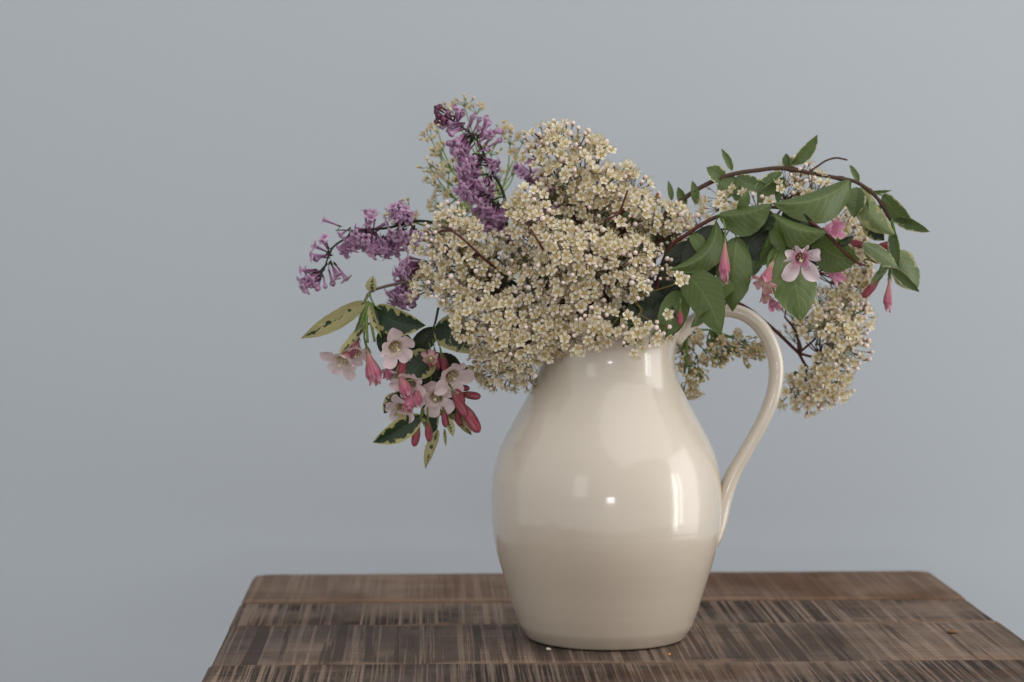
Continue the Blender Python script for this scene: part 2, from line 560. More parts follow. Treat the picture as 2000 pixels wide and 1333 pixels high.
# back edge lies where its sight line meets the table top
def on_top(px, py, z=0.0):
    dx = (px - 1000) / 4444.0
    dz = (666.5 - py) / 4444.0
    d = V((dx, math.cos(PITCH) + dz * math.sin(PITCH), dz * math.cos(PITCH) - math.sin(PITCH)))
    return CAM + d * ((z - CAM.z) / d.z)


BL = on_top(499, 1121.5)
BR = on_top(1812, 1114)
TW = (BR - BL).length
YAW = math.atan2(BR.y - BL.y, BR.x - BL.x)
table = thing('table', 'small table top of rough sawn brown boards under the cream jug', 'table', BL, rz=YAW)
TM = PW[table.name]


def board(y0, y1, x0, x1, dz, rb=0.0, seed=0, tint=(1, 1, 1, 1)):
    """board lying along x; rb rounds its two back corners"""
    xs = []
    n = 90
    for i in range(n + 1):
        xs.append(x0 + (x1 - x0) * i / n)
    if rb:
        for k in range(1, 10):
            a = rb * (1 - math.cos(k * math.pi / 20))
            xs += [x0 + a, x1 - a]
    xs += [x0 + 0.0008, x0 + 0.003, x1 - 0.0008, x1 - 0.003]
    xs = sorted(set(xs))
    rows, uvs = [], []
    for x in xs:
        wob0 = noise.noise(V((x * 14, seed, 0))) * 0.0012 + noise.noise(V((x * 60, seed, 5))) * 0.0005
        wob1 = noise.noise(V((x * 14, seed + 3, 0))) * 0.0012 + noise.noise(V((x * 60, seed, 9))) * 0.0005
        a, b = y0 + wob0 + 0.0016, y1 + wob1 - 0.0014
        d = min(x - x0, x1 - x)
        if rb and d < rb:
            b -= rb - math.sqrt(max(0, rb * rb - (rb - d) ** 2))
        zt = dz + noise.noise(V((x * 8, seed, 2))) * 0.0004
        ed = 1.0 - sstep(0, 0.003, d)
        zt -= ed * 0.0018
        c = 0.0016
        prof = [(a, zt - 0.030), (a, zt - c * 1.3), (a + c * 0.4, zt - c * 0.4), (a + c * 1.6, zt)]
        for q in range(1, 8):
            yy = a + c * 1.6 + (b - a - c * 3.2) * q / 8
            prof.append((yy, zt + noise.noise(V((x * 110, yy * 22, seed))) * 0.00035))
        prof += [(b - c * 1.6, zt), (b - c * 0.4, zt - c * 0.4), (b, zt - c * 1.3), (b, zt - 0.030)]
        rows.append([V((x, yy, zz)) for yy, zz in prof])
        uvs.append([((x - x0) / (x1 - x0), (yy - a) / (b - a)) for yy, zz in prof])
    m = MB()
    m.grid(rows, 0, False, uvs)
    # end grain and underside
    for r in (0, len(rows) - 1):
        b0 = len(m.v)
        m.v.extend(rows[r])
        idx = list(range(b0, b0 + len(rows[r])))
        m.f.append(tuple(idx if r == 0 else idx[::-1]))
        m.m.append(0)
        m.uv.append([(0, 0.5)] * len(idx))
    for i in range(len(rows) - 1):
        b0 = len(m.v)
        m.v.extend([rows[i][0], rows[i + 1][0], rows[i + 1][-1], rows[i][-1]])
        m.f.append((b0, b0 + 3, b0 + 2, b0 + 1))
        m.m.append(0)
        m.uv.append([(0, 0.5)] * 4)
    me = m.mesh('board', [M['wood']])
    o = link('board', me, table, TM)
    o.color = tint
    return o


def depth_of(px, py):
    q = TM.inverted() @ on_top(px, py)
    return q.y


seams = [0.0, depth_of(700, 1174), depth_of(700, 1219), depth_of(1000, 1296)]
seams += [seams[-1] - 0.17, seams[-1] - 0.34]
# right edge of the top follows the photo a little outside the square
for i in range(5):
    board(seams[i + 1], seams[i], -0.001 - (i % 2) * 0.0012, TW + 0.001 + (i % 3) * 0.001, (0.0, -0.0016, -0.0004, 0.0008, 0.0)[i], 0.020 if i == 0 else 0.0, i * 7.3,
          ((0.35, 0.1, 0.05, 1), (1.0, 0.5, 0.85, 1), (0.65, 0.8, 1.0, 1), (1.0, 0.7, 0.65, 1), (0.8, 0.6, 0.4, 1))[i])

# ------------------------------------------------------------------ jug
JX = P(1184, 985, 0).x
jug = thing('jug', 'cream glazed ceramic jug with a looped handle, holding all the flowers', 'jug', (JX, 0, 0))
prof_px = [(1249, 146), (1218, 171), (1183, 183), (1137, 197), (1087, 212.5), (1047, 221.5), (1012, 225.5), (985, 226.5),
           (950, 225.5), (916, 221), (876, 209), (841, 192), (796, 167), (770, 153.5), (745, 142), (720, 135.5), (700, 133.5), (682, 134.5), (664, 138.5), (648, 144.5), (638, 149)]
outer = []
for (py, hw) in prof_px:
    z = P(1184, py, 0).z
    outer.append((hw * PX, max(z, 0)))
zs = [(0.0001, 0.0030), (0.050, 0.0030), (0.0640, 0.0012), (0.0664, 0.0002), (0.0688, 0.0006), (0.0706, 0.0024)]
outer[0] = (0.0732, 0.0074)
curve = zs + outer
rimr, rimz = outer[-1]
curve += [(rimr + 0.0012, rimz + 0.003), (rimr + 0.0004, rimz + 0.0055), (rimr - 0.002, rimz + 0.0064), (rimr - 0.0045, rimz + 0.005), (rimr - 0.0058, rimz + 0.001)]
for (r, z) in outer[::-1][1:-1]:
    curve.append((r - 0.006, z + 0.001))
curve += [(0.040, 0.012), (0.0001, 0.012)]
cp = [V((r, 0, z)) for r, z in curve]
# smooth the walls
sm = []
seg = spline(cp[7:27], 4)
sm = cp[:7] + seg + cp[27:]
N = 128
rows = []
for p in sm:
    row = []
    for k in range(N):
        a = 2 * math.pi * k / N
        r = p.x
        z = p.z
        # pouring lip opposite the handle, only near the rim
        lip = sstep(rimz - 0.030, rimz + 0.004, z) * max(0, math.cos(a - math.pi)) ** 10
        r += lip * 0.016 * (1 if r > 0.02 else 0)
        z += lip * 0.003
        r *= 1 + 0.004 * noise.noise(V((math.cos(a) * 1.3, math.sin(a) * 1.3, z * 14)))
        row.append(V((r * math.cos(a), r * math.sin(a), z)))
    rows.append(row)
mb = MB()
mb.grid(rows, 0, True)
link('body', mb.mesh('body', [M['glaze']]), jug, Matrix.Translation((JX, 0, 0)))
# handle: a strap, wide front to back
hp = [(1316, 664), (1345, 634), (1380, 614), (1422, 606), (1464, 620), (1497, 655), (1515, 706), (1512, 762), (1490, 822), (1459, 878), (1431, 928), (1413, 975), (1404, 1015), (1397, 1048), (1392, 1066)]
hw_ = [18, 16, 15, 15, 15.5, 16, 16, 15, 14, 13.5, 15, 18, 18, 15, 7]
path = spline([P(a, b, 0) for a, b in hp], 6)
hwid = []
for i in range(len(path)):
    q = i / 6
    k = int(min(q, len(hw_) - 2))
    hwid.append(hw_[k] + (hw_[k + 1] - hw_[k]) * (q - k))
rows = []
for i, p in enumerate(path):
    t = (path[min(i + 1, len(path) - 1)] - path[max(0, i - 1)]).normalized()
    nrm = V((0, -1, 0)).cross(t).normalized()
    th = hwid[i] * PX
    wd = (22 + 10 * (1 - sstep(0, 14, i)) + 14 * sstep(len(path) - 28, len(path), i)) * PX
    row = []
    for k in range(28):
        a = 2 * math.pi * k / 28
        x_, y_ = math.cos(a), math.sin(a)
        x_ = math.copysign(abs(x_) ** 0.8, x_)
        g = 1 - 0.16 * math.exp(-(y_ / 0.32) ** 2)   # finger groove down the strap
        row.append(p + nrm * (x_ * th * g) + V((0, 1, 0)) * (y_ * wd))
    rows.append(row)
rows = [[path[0]] * 28] + rows + [[path[-1]] * 28]
mb = MB()
mb.grid(rows, 0, True)
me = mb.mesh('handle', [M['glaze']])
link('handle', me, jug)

MOUTH = V((JX, 0, rimz))


# ------------------------------------------------------------------ small flower meshes (metres)
mm = 0.001


def petal_rows(L, W, az, cup, lift, base=0.0011, twist=0.0):
    rows = []
    ca, sa = math.cos(az), math.sin(az)
    for i in range(6):
        t = i / 5
        w = W * (0.16, 0.42, 0.86, 1.0, 0.86, 0.34)[i]
        row = []
        for j in range(5):
            v = (j - 2) / 2
            r = base + L * t
            zz = lift * L * t + cup * L * (t * t) * 0.5 + cup * 0.35 * W * (v * v)
            x, y = r - 0.10 * L * (v * v) * t, w * v
            zz += twist * y
            row.append(V((x * ca - y * sa, x * sa + y * ca, zz)))
        rows.append(row)
    return rows


def floret(seed, openness, nst=14, dull=False):
    rs = random.Random(seed)
    m = MB()
    a0 = rs.uniform(0, 6.28)
    for k in range(5):
        az = a0 + k * 2 * math.pi / 5 + rs.uniform(-0.12, 0.12)
        L = 4.5 * mm * rs.uniform(0.88, 1.1)
        m.grid(petal_rows(L, 1.95 * mm * rs.uniform(0.9, 1.08), az, rs.uniform(0.05, 0.35), rs.uniform(-0.12, 0.18) + (1 - openness) * 1.1, twist=rs.uniform(-0.25, 0.25)), 0)
    m.ball((0, 0, 0.0), 1.3 * mm, 7, 4, 1, (1, 1, 0.8))
    m.tube([(0, 0, -0.0036), (0, 0, -0.0018), (0, 0, -0.0004)], [0.3 * mm, 0.8 * mm, 1.2 * mm], 5, 2)
    for k in range(nst):
        az = a0 + k * 2 * math.pi / nst + rs.uniform(-0.15, 0.15)
        L = rs.uniform(3.2, 5.2) * mm
        sp = rs.uniform(0.35, 0.75)
        p0 = V((math.cos(az), math.sin(az), 0)) * 0.9 * mm
        p1 = p0 + V((math.cos(az) * sp * 0.6, math.sin(az) * sp * 0.6, 0.8)) * L * 0.5
        p2 = p0 + V((math.cos(az) * sp * 1.3, math.sin(az) * sp * 1.3, 0.95)) * L
        m.tube([p0, p1, p2], 0.16 * mm, 3, 3, False)
        m.ball(p2, 0.34 * mm, 4, 2, 4)
    return m.mesh('flower', [M['cream_dull'] if dull else M['cream'], M['centre'], M['pedicel'], M['filament'], M['anther']])


def smallbud(seed, dull=False):
    rs = random.Random(seed)
    m = MB()
    rows, uvs = [], []
    for i in range(8):
        t = i / 7
        r = 1.75 * mm * math.sqrt(max(0, math.sin(math.pi * min(1, 0.04 + t * 0.96)))) * (0.75 + 0.25 * t)
        z = t * 3.7 * mm
        row = []
        for k in range(10):
            a = 2 * math.pi * k / 10
            rr = r * (1 + 0.05 * math.cos(5 * a + t * 2))
            row.append(V((rr * math.cos(a), rr * math.sin(a), z)))
        rows.append(row)
    m.grid(rows, 0, True)
    m.tube([(0, 0, -0.003), (0, 0, -0.001), (0, 0, 0.0006)], [0.3 * mm, 0.5 * mm, 1.0 * mm], 5, 1)
    return m.mesh('flower_bud', [M['budfar'] if dull else M['pinkbud'], M['pedicel']])


FL = [floret(i, (0.95, 0.8, 0.6, 1.0, 0.35, 0.9)[i], (14, 12, 14, 16, 10, 15)[i]) for i in range(6)]
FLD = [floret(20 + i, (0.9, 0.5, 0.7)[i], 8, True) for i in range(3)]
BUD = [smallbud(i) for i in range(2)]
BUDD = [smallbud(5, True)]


def lilac_floret(seed, length, openf):
    rs = random.Random(seed)
    m = MB()
    rows = []
    ns = 9
    A = 24
    for i in range(ns + 1):
        s = i / ns
        row = []
        for k in range(A):
            a = 2 * math.pi * k / A
            if s < 0.6:
                q = s / 0.6
                r = (0.55 + 1.0 * q ** 2) * mm
                z = length * q
                row.append(V((r * math.cos(a), r * math.sin(a), z)))
            else:
                q = (s - 0.6) / 0.4
                lob = 0.22 + 0.78 * abs(math.cos(2 * a)) ** 0.7
                ext = 3.4 * mm * q * lob
                fl = (0.5 + 0.75 * q) * openf
                r = 1.5 * mm + ext * math.sin(fl)
                z = length + ext * math.cos(fl)
                row.append(V((r * math.cos(a), r * math.sin(a), z)))
        rows.append(row)
    m.grid(rows, 0, True)
    m.tube([(0, 0, -0.002), (0, 0, 0), (0, 0, 0.0012)], [0.35 * mm, 0.75 * mm, 0.7 * mm], 6, 1)
    return m.mesh('flower', [M['lilac'], M['lilacstem']])


def lilac_bud(length, dark):
    m = MB()
    rows = []
    for i in range(10):
        t = i / 9
        r = (0.55 + 0.5 * t + 1.35 * math.exp(-((t - 0.86) / 0.13) ** 2)) * mm
        if i == 9:
            r = 0.2 * mm
        rows.append([V((r * math.cos(a), r * math.sin(a), t * length)) for a in [2 * math.pi * k / 8 for k in range(8)]])
    m.grid(rows, 0, True)
    m.ball((0, 0, length * 0.9), 1.6 * mm, 8, 5, 0)
    return m.mesh('flower_bud', [M['lilacdark'] if dark else M['lilac']])


LF = [lilac_floret(0, 12 * mm, 1.25), lilac_floret(1, 14 * mm, 0.95), lilac_floret(2, 10 * mm, 1.45)]
LB = [lilac_bud(11 * mm, False), lilac_bud(8 * mm, True), lilac_bud(14 * mm, False)]


def weigela(seed, tube=20, mouth=5.2, lobe=12.5, flare=1.35, ruffle=0.5, mat='weipale', asym=0.15, notch=0.10, point=2.6, lobes=None):
    """funnel flower with five joined lobes; z runs out of the mouth"""
    rs = random.Random(seed)
    m = MB()
    A, n1, n2 = 70, 12, 11
    la = [rs.uniform(1 - asym, 1 + asym) for _ in range(5)]
    lf = [rs.uniform(-0.30, 0.25) for _ in range(5)]
    if lobes:
        la, lf = lobes
    rows, uvs = [], []
    for i in range(n1 + n2 + 1):
        row, uv = [], []
        for k in range(A):
            a = 2 * math.pi * k / A
            f = a / (2 * math.pi) * 5
            kk = int(round(f)) % 5
            d = abs(f - round(f)) * 2       # 0 at the lobe's middle, 1 in the notch
            if i <= n1:
                q = i / n1
                r = (1.1 + (mouth - 1.1) * (0.25 * q + 0.75 * sstep(0.15, 1.0, q))) * mm
                r *= 1 + 0.05 * math.cos(5 * a) * q
                z = tube * mm * q
                uvv = 0.5 * q
            else:
                q = (i - n1) / n2
                lob = notch + (1 - notch) * max(0, 1 - d ** point) ** 0.62
                ext = lobe * mm * q * lob * (1 + (la[kk] - 1) * (1 - d))
                fl = (0.35 + (flare - 0.35) * sstep(0, 0.55, q)) + lf[kk] * q * (1 - d)
                fl += ruffle * 0.35 * q * q * math.sin(a * 9 + seed) * 0.3
                r = mouth * mm + ext * math.sin(fl)
                z = tube * mm + ext * math.cos(fl) - 0.9 * mm * ruffle * (1 - d) * math.sin(q * 3.0) + ruffle * q * mm * 1.3 * noise.noise(V((math.cos(a) * 3, math.sin(a) * 3, seed + q)))
                uvv = 0.5 + 0.5 * q
            row.append(V((r * math.cos(a), r * math.sin(a), z)))
            uv.append((k / A, uvv))
        rows.append(row)
        uvs.append(uv)
    m.grid(rows, 0, True, uvs)
    return m.mesh('flower', [M[mat]])


def wei_bud(seed, length=26, width=4.6, mat='weideep', neck=0.45):
    m = MB()
    rs = random.Random(seed)
    rows = []
    A, n = 30, 16
    for i in range(n + 1):
        t = i / n
        r = 1.6 + (width - 1.6) * sstep(-0.05, neck, t)
        r *= math.sqrt(max(0.0004, 1 - max(0, (t - 0.62) / 0.38) ** 2.2))
        row = []
        for k in range(A):
            a = 2 * math.pi * k / A
            rr = r * (0.86 + 0.16 * abs(math.sin(2.5 * a + t * 1.6 + seed)) + 0.05 * math.sin(a * 9 + seed) * t)
            row.append(V((rr * math.cos(a), rr * math.sin(a), t * length)) * mm)
        rows.append(row)
    m.grid(rows, 0, True)
    return m.mesh('flower_bud', [M[mat]])


def calyx_mesh(seed, sep=7, ovary=9):
    rs = random.Random(seed)
    m = MB()
    m.tube([(0, 0, -ovary * mm), (0, 0, -ovary * 0.5 * mm), (0, 0, 0), (0, 0, 1.2 * mm)], [0.7 * mm, 1.05 * mm, 1.2 * mm, 1.5 * mm], 8, 0)
    for k in range(5):
        a = k * 2 * math.pi / 5 + rs.uniform(-.2, .2)
        c, s = math.cos(a), math.sin(a)
        rows = []
        for i in range(5):
            t = i / 4
            w = 0.75 * mm * (1 - t ** 1.5) + 0.03 * mm
            r = (1.5 + 2.2 * t) * mm
            z = (0.5 + sep * t) * mm
            rows.append([V((r * c - v * s, r * s + v * c, z)) for v in (-w, 0, w)])
        m.grid(rows, 0)
    return m.mesh('calyx', [M['calyx']])


def stamens_mesh(tube):
    m = MB()
    for k in range(5):
        a = k * 2 * math.pi / 5 + 0.3
        c, s = math.cos(a), math.sin(a)
        m.tube([(1.2 * mm * c, 1.2 * mm * s, 0.3 * tube * mm), (2.4 * mm * c, 2.4 * mm * s, tube * 0.95 * mm)], 0.28 * mm, 5, 0)
        m.ball((2.4 * mm * c, 2.4 * mm * s, tube * mm), 0.8 * mm, 6, 4, 0, (0.7, 0.7, 1.7))
    m.tube([(0, 0, 0.3 * tube * mm), (0.3 * mm, 0, tube * 0.9 * mm), (0.6 * mm, -0.3 * mm, (tube + 6) * mm)], 0.38 * mm, 6, 0)
    m.ball((0.6 * mm, -0.3 * mm, (tube + 6.5) * mm), 1.5 * mm, 8, 5, 0, (1, 1, 0.7))
    return m.mesh('stamens', [M['pistil']])


CAL = [calyx_mesh(1), calyx_mesh(2, 5, 7)]
STA = stamens_mesh(20)
STAS = stamens_mesh(13)


def put_weigela(parent, me, at, to, spin=0, s=1.0, sta=STA, cal=0, from_=None, stemm='greenstem'):
    """at = base of the tube, to = point the mouth looks towards"""
    F = frame(at, V(to) - V(at), spin, s)
    o = link('flower' if me.name.startswith('flower') and not me.name.startswith('flower_bud') else 'flower_bud', me, parent, F)
    if sta:
        link('stamens', sta, o, F)
    link('calyx', CAL[cal], o, F)
    if from_ is not None:
        d = (V(to) - V(at)).normalized()
        b = V(at) - d * 0.008 * s
        mid = (V(from_) + b) / 2 - d * 0.004
        m = MB()
        m.tube(spline([V(from_), mid, b], 4), 0.8 * mm, 6)
        link('flower_stalk', m.mesh('flower_stalk', [M[stemm]]), parent)
    return o


# ------------------------------------------------------------------ leaves
def leaf(parent, base, tip, w, mat='leaf', roll=0, arch=0.0, fold=0.25, bend=0.0, stalk=None, wav=0.5, mx=0.42, droop=0.0, seed=None, fl=None, fr=None):
    """w = full width in photo pixels; roll turns the blade about its own axis (0 faces the camera)"""
    base, tip = V(base), V(tip)
    ax = tip - base
    L = ax.length
    ax.normalize()
    tocam = (CAM - base).normalized()
    n = (tocam - ax * tocam.dot(ax)).normalized()
    n = Matrix.Rotation(math.radians(roll), 4, ax) @ n
    side = ax.cross(n).normalized()
    hw = w * PX * 0.5
    sd = seed if seed is not None else random.random() * 50
    tw = (noise.noise(V((sd, 3.3, 1.1)))) * 1.3
    cu = noise.noise(V((sd, 7.1, 4.2))) * 0.30
    rows, uvs = [], []
    NT, NV = 30, 12
    for i in range(NT + 1):
        t = i / NT
        # rounded blade that draws out to a point
        g = (t ** 0.62) * ((1 - t) ** 0.80) / ((mx ** 0.62) * ((1 - mx) ** 0.80))
        g = min(1.0, g) * (1 - 0.25 * sstep(0.80, 1.0, t))
        c = base + ax * (L * t) + n * (arch * L * 4 * t * (1 - t)) + side * (bend * L * 4 * t * (1 - t)) - V((0, 0, 1)) * droop * L * t * t
        c = c - n * (abs(cu) + 0.05) * L * t * t * t
        rt = Matrix.Rotation(tw * (t - 0.3), 3, ax)
        side_t, n_t = rt @ side, rt @ n
        row, uv = [], []
        for j in range(NV + 1):
            v = (j - NV / 2) / (NV / 2)
            ed = noise.noise(V((t * 5, v * 1.2, sd))) * wav * hw * 0.35 * abs(v)
            ve = abs(math.cos(27 * (t - 0.30 * abs(v) ** 1.3))) * 0.00045 * (1 - v * v * .6)
            ww = hw * g * (1 + 0.05 * noise.noise(V((t * 16, v, sd + 4))))
            fo = fold
            if v < 0 and fl is not None:
                fo = fl
            if v > 0 and fr is not None:
                fo = fr
            # positive folds rise towards the viewer, negative ones turn away
            p = c + side_t * (v * ww * math.cos(fo * (0.6 + 0.4 * abs(v)))) + n_t * (abs(v) ** 1.2 * ww * math.sin(fo) + ed - ve)
            row.append(p)
            uv.append(((v + 1) / 2, t))
        rows.append(row)
        uvs.append(uv)
    m = MB()
    m.grid(rows, 0, False, uvs)
    o = link('leaf', m.mesh('leaf', [M[mat]]), parent)
    if stalk is not None:
        s = MB()
        s.tube(spline([V(stalk), (V(stalk) + base) / 2 + n * 0.001, base + ax * 0.002], 3), [0.9 * mm, 0.6 * mm], 6)
        link('leaf_stalk', s.mesh('leaf_stalk', [M['greenstem'] if mat != 'leafdark' else M['lilacstem']]), parent)
    return o


def stem(parent, pts, r0, r1, mat, n=8, nodes=()):
    sp = spline(pts, 8)
    N_ = len(sp)
    rad = []
    for i in range(N_):
        t = i / (N_ - 1)
        r = r0 + (r1 - r0) * t
        for q in nodes:
            r *= 1 + 0.55 * math.exp(-((t - q) / 0.012) ** 2)
        r *= 1 + 0.08 * noise.noise(V((i * 0.7, r0 * 1000, 0)))
        rad.append(r)
    m = MB()
    m.tube(sp, rad, n)
    return link('stem', m.mesh('stem', [M[mat]]), parent)


# ------------------------------------------------------------------ cream blossom sprigs
def inside(poly, x, y):
    c = False
    j = len(poly) - 1
    for i in range(len(poly)):
        (xi, yi), (xj, yj) = poly[i], poly[j]
        if (yi > y) != (yj > y) and x < (xj - xi) * (y - yi) / (yj - yi) + xi:
            c = not c
        j = i
    return c


def edge_dist(poly, x, y):
    best = 1e9
    for i in range(len(poly)):
        a, b = V((*poly[i], 0)), V((*poly[(i + 1) % len(poly)], 0))
        p = V((x, y, 0))
        t = max(0, min(1, (p - a).dot(b - a) / max(1e-9, (b - a).length_squared)))
        best = min(best, (a + (b - a) * t - p).length)
    return best


def sprig(label, poly, yc, bulge, root, stem_pts, seed, space=31, inset=15, nper=13, rad=29, kind='bright', budp=0.26, size=1.0,
          back=True, extra=(), stemmat='redstem', pedmat='pedicel', fore=(), group='sprigs of small cream blossom', seglist=None, lean=0.0):
    """yc depth of the outline, bulge how far the dome comes towards the viewer"""
    rs = random.Random(seed)
    root = V(root)
    t = thing('blossom_sprig', label, 'flower sprig', stem_pts[0], group)
    fls, bds = (FL, BUD) if kind == 'bright' else (FLD, BUDD)
    xs = [p[0] for p in poly]
    ys = [p[1] for p in poly]
    dmax = 0
    for _ in range(400):
        x, y = rs.uniform(min(xs), max(xs)), rs.uniform(min(ys), max(ys))
        if inside(poly, x, y):
            dmax = max(dmax, edge_dist(poly, x, y))
    nodes = []
    for layer in ((0, 1) if back else (0,)):
        pts = []
        sp_ = space * (1 if layer == 0 else 1.0)
        for _ in range(2600):
            x, y = rs.uniform(min(xs), max(xs)), rs.uniform(min(ys), max(ys))
            if not inside(poly, x, y):
                continue
            d = edge_dist(poly, x, y)
            if d < inset * (1 if layer == 0 else 1.3):
                continue
            if any((x - a) ** 2 + (y - b) ** 2 < sp_ ** 2 for a, b in pts):
                continue
            pts.append((x, y))
            q = min(1, d / max(dmax, 1))
            dep = yc - bulge * math.sqrt(max(0, 1 - (1 - q) ** 2)) + layer * 0.018 + rs.uniform(-0.006, 0.006) + lean * (y - sum(ys) / len(ys)) * PX
            nodes.append((P(x, y, dep), layer))
    for (x, y, dep) in extra:
        nodes.append((P(x, y, dep), 0))
    centre = sum((n[0] for n in nodes), V()) / len(nodes)
    # main stem and boughs
    stem(t, list(stem_pts) + [root], 1.9 * mm, 1.5 * mm, stemmat)
    boughs = MB()
    peds = MB()
    nfl = nbd = 0
    hubs = []
    cand = [n[0] for n in nodes]
    rs.shuffle(cand)
    for c in cand:
        if len(hubs) < 7 and all((c - h).length > 0.034 for h in hubs):
            hubs.append(c)
    hubs = [(root.lerp(h, 0.52) + V((rs.uniform(-1, 1), rs.uniform(-1, 1), rs.uniform(-1, 1))) * 0.004, h) for h in hubs]
    for h, _ in hubs:
        mid = root.lerp(h, 0.5) + V((rs.uniform(-1, 1), 0, rs.uniform(-1, 0.4))) * 0.005
        boughs.tube(spline([root, mid, h], 4), [1.35 * mm, 0.95 * mm], 6)
    for c, layer in nodes:
        out = (c - root).normalized()
        out = (out + (CAM - c).normalized() * (0.85 if layer == 0 else 0.1) + V((0, 0, 0.12))).normalized()
        R_ = rad * PX * rs.uniform(0.85, 1.12) * size
        node = c - out * R_ * 1.05
        jit = V((rs.uniform(-1, 1), rs.uniform(-1, 1), rs.uniform(-1, 1)))
        hb = min(hubs, key=lambda q: (q[1] - c).length)[0]
        m1 = hb.lerp(node, 0.5) + jit * 0.004
        boughs.tube(spline([hb, m1, node], 4), [0.85 * mm, 0.5 * mm], 5)
        # the dome of flowers of this node
        bq = rs.choice((0.4, 0.8, 1.0, 2.2))
        dirs = []
        tries = 0
        target = int(nper * rs.uniform(0.65, 1.1)) if layer == 0 else int(nper * 0.85)
        while len(dirs) < target and tries < 90:
            tries += 1
            d = V((rs.gauss(0, 1), rs.gauss(0, 1), rs.gauss(0, 1))).normalized()
            if d.dot(out) < 0.0:
                continue
            if any((d - e).length < 0.53 for e in dirs):
                continue
            dirs.append(d)
        for d in dirs:
            rr = R_ * rs.uniform(0.80, 1.12)
            dz_ = d.dot(out)
            p = c - out * R_ * 0.3 + (d - out * dz_ * 0.45) * rr
            nd_ = (d * 0.55 + out * 0.85 + V((rs.uniform(-1, 1), rs.uniform(-1, 1), rs.uniform(-1, 1))) * 0.42).normalized()
            isb = rs.random() < budp * bq
            s = rs.uniform(0.78, 1.08) * size * (rs.uniform(1.0, 1.5) if isb else 0.97)
            F = frame(p, nd_, rs.uniform(0, 6.28), s)
            base = p - nd_ * 0.0030 * s
            peds.tube(spline([node, node.lerp(base, 0.5) + out * 0.0012, base], 2), [0.42 * mm, 0.30 * mm], 3, 0, False)
            if isb:
                nbd += 1
                link('flower_bud', rs.choice(bds), t, F)
            else:
                nfl += 1
                link('flower', rs.choice(fls), t, F)
    for f_ in fore:
        boughs.tube(spline([P(*q) for q in f_], 5), [1.3 * mm, 0.8 * mm], 6)
    link('side_stem', boughs.mesh('side_stem', [M[stemmat]]), t)
    link('flower_stalk', peds.mesh('flower_stalk', [M[pedmat]]), t)
    return t


def inj(px, y=0.0, z=0.17):
    return V((JX + (px - 1184) * PX, y, z))


GB = 'sprigs of small cream blossom'
# crown of the bouquet
spA = sprig('large domed sprig of cream blossom at the top of the bouquet, right of the lilac',
      [(1022, 300), (1030, 262), (1062, 236), (1108, 230), (1150, 246), (1190, 266), (1212, 292), (1232, 320), (1262, 345), (1292, 372), (1334, 402), (1372, 432), (1366, 466),
       (1310, 482), (1250, 472), (1190, 462), (1130, 446), (1085, 428), (1052, 388), (1040, 344)],
      0.015, 0.050, P(1180, 520, -0.005), [inj(1180, -0.01), inj(1182, -0.01, 0.26)], 5,
      fore=[[(1190, 470, -.02), (1212, 412, -.040), (1226, 372, -.040)], [(1212, 412, -.040), (1195, 425, -.045), (1180, 430, -.045)], [(1110, 330, -.01), (1066, 282, -.012), (1045, 262, -.010)]])
spB = sprig('rounded sprig of cream blossom at the left of the bouquet, between the two lilac spikes',
      [(846, 420), (862, 394), (884, 386), (912, 408), (944, 436), (988, 478), (1004, 520), (966, 560), (934, 600), (884, 628), (850, 594), (806, 574), (800, 545), (828, 506), (812, 462)],
      -0.010, 0.038, P(1000, 600, -0.010), [inj(1140, -0.02), inj(1100, -0.025, 0.27)], 6,
      fore=[[(975, 530, -.035), (945, 505, -.052), (905, 468, -.052), (880, 450, -.048)], [(880, 450, -.048), (862, 452, -.046), (845, 460, -.040)]])
spC = sprig('broad sprig of cream blossom in the middle of the bouquet above the jug mouth',
      [(986, 392), (1000, 362), (1030, 350), (1060, 398), (1120, 430), (1200, 456), (1290, 466), (1322, 516), (1292, 562), (1232, 580), (1180, 612), (1120, 616), (1060, 604), (1008, 560), (988, 520), (1010, 486), (980, 440)],
      -0.030, 0.044, P(1150, 600, -0.025), [inj(1160, -0.02), inj(1160, -0.025, 0.27)], 7,
      fore=[[(1080, 520, -.06), (1050, 470, -.078), (1025, 430, -.070)]])
spD = sprig('sprig of cream blossom drooping over the left front of the jug rim',
      [(862, 606), (930, 586), (1000, 570), (1060, 590), (1126, 604), (1150, 640), (1128, 676), (1082, 694), (1046, 728), (1000, 742), (962, 716), (920, 684), (884, 654)],
      -0.030, 0.040, P(1080, 610, -0.025), [inj(1150, -0.03), inj(1120, -0.035, 0.272)], 8, extra=[(1142, 636, -.078), (1166, 652, -.080), (1126, 664, -.078), (1188, 634, -.078)])
spK = sprig('small drooping sprig of cream blossom lowest on the left, beside the pink flowers',
      [(912, 694), (950, 696), (1000, 716), (1044, 728), (1046, 756), (1010, 762), (976, 778), (938, 772), (922, 738)],
      0.000, 0.024, P(1040, 650, -0.010), [inj(1140, -0.02), inj(1105, -0.01, 0.272)], 9, inset=13, nper=9)
spL = sprig('sparse sprig of cream blossom and round buds hanging over the front rim of the jug',
      [(1180, 628), (1240, 612), (1300, 622), (1306, 664), (1262, 690), (1196, 666)],
      -0.072, 0.012, P(1235, 585, -0.055), [inj(1200, -0.03), inj(1215, -0.05, 0.272)], 10, nper=7, budp=0.35, space=44, inset=14, rad=22, back=False,
      extra=[(1156, 628, -0.080), (1252, 562, -0.085), (1324, 552, -0.088), (1190, 655, -0.085), (1225, 640, -0.080), (1270, 655, -0.085), (1300, 640, -0.078), (1240, 672, -0.088)], stemmat='pedicel', pedmat='palegreen')
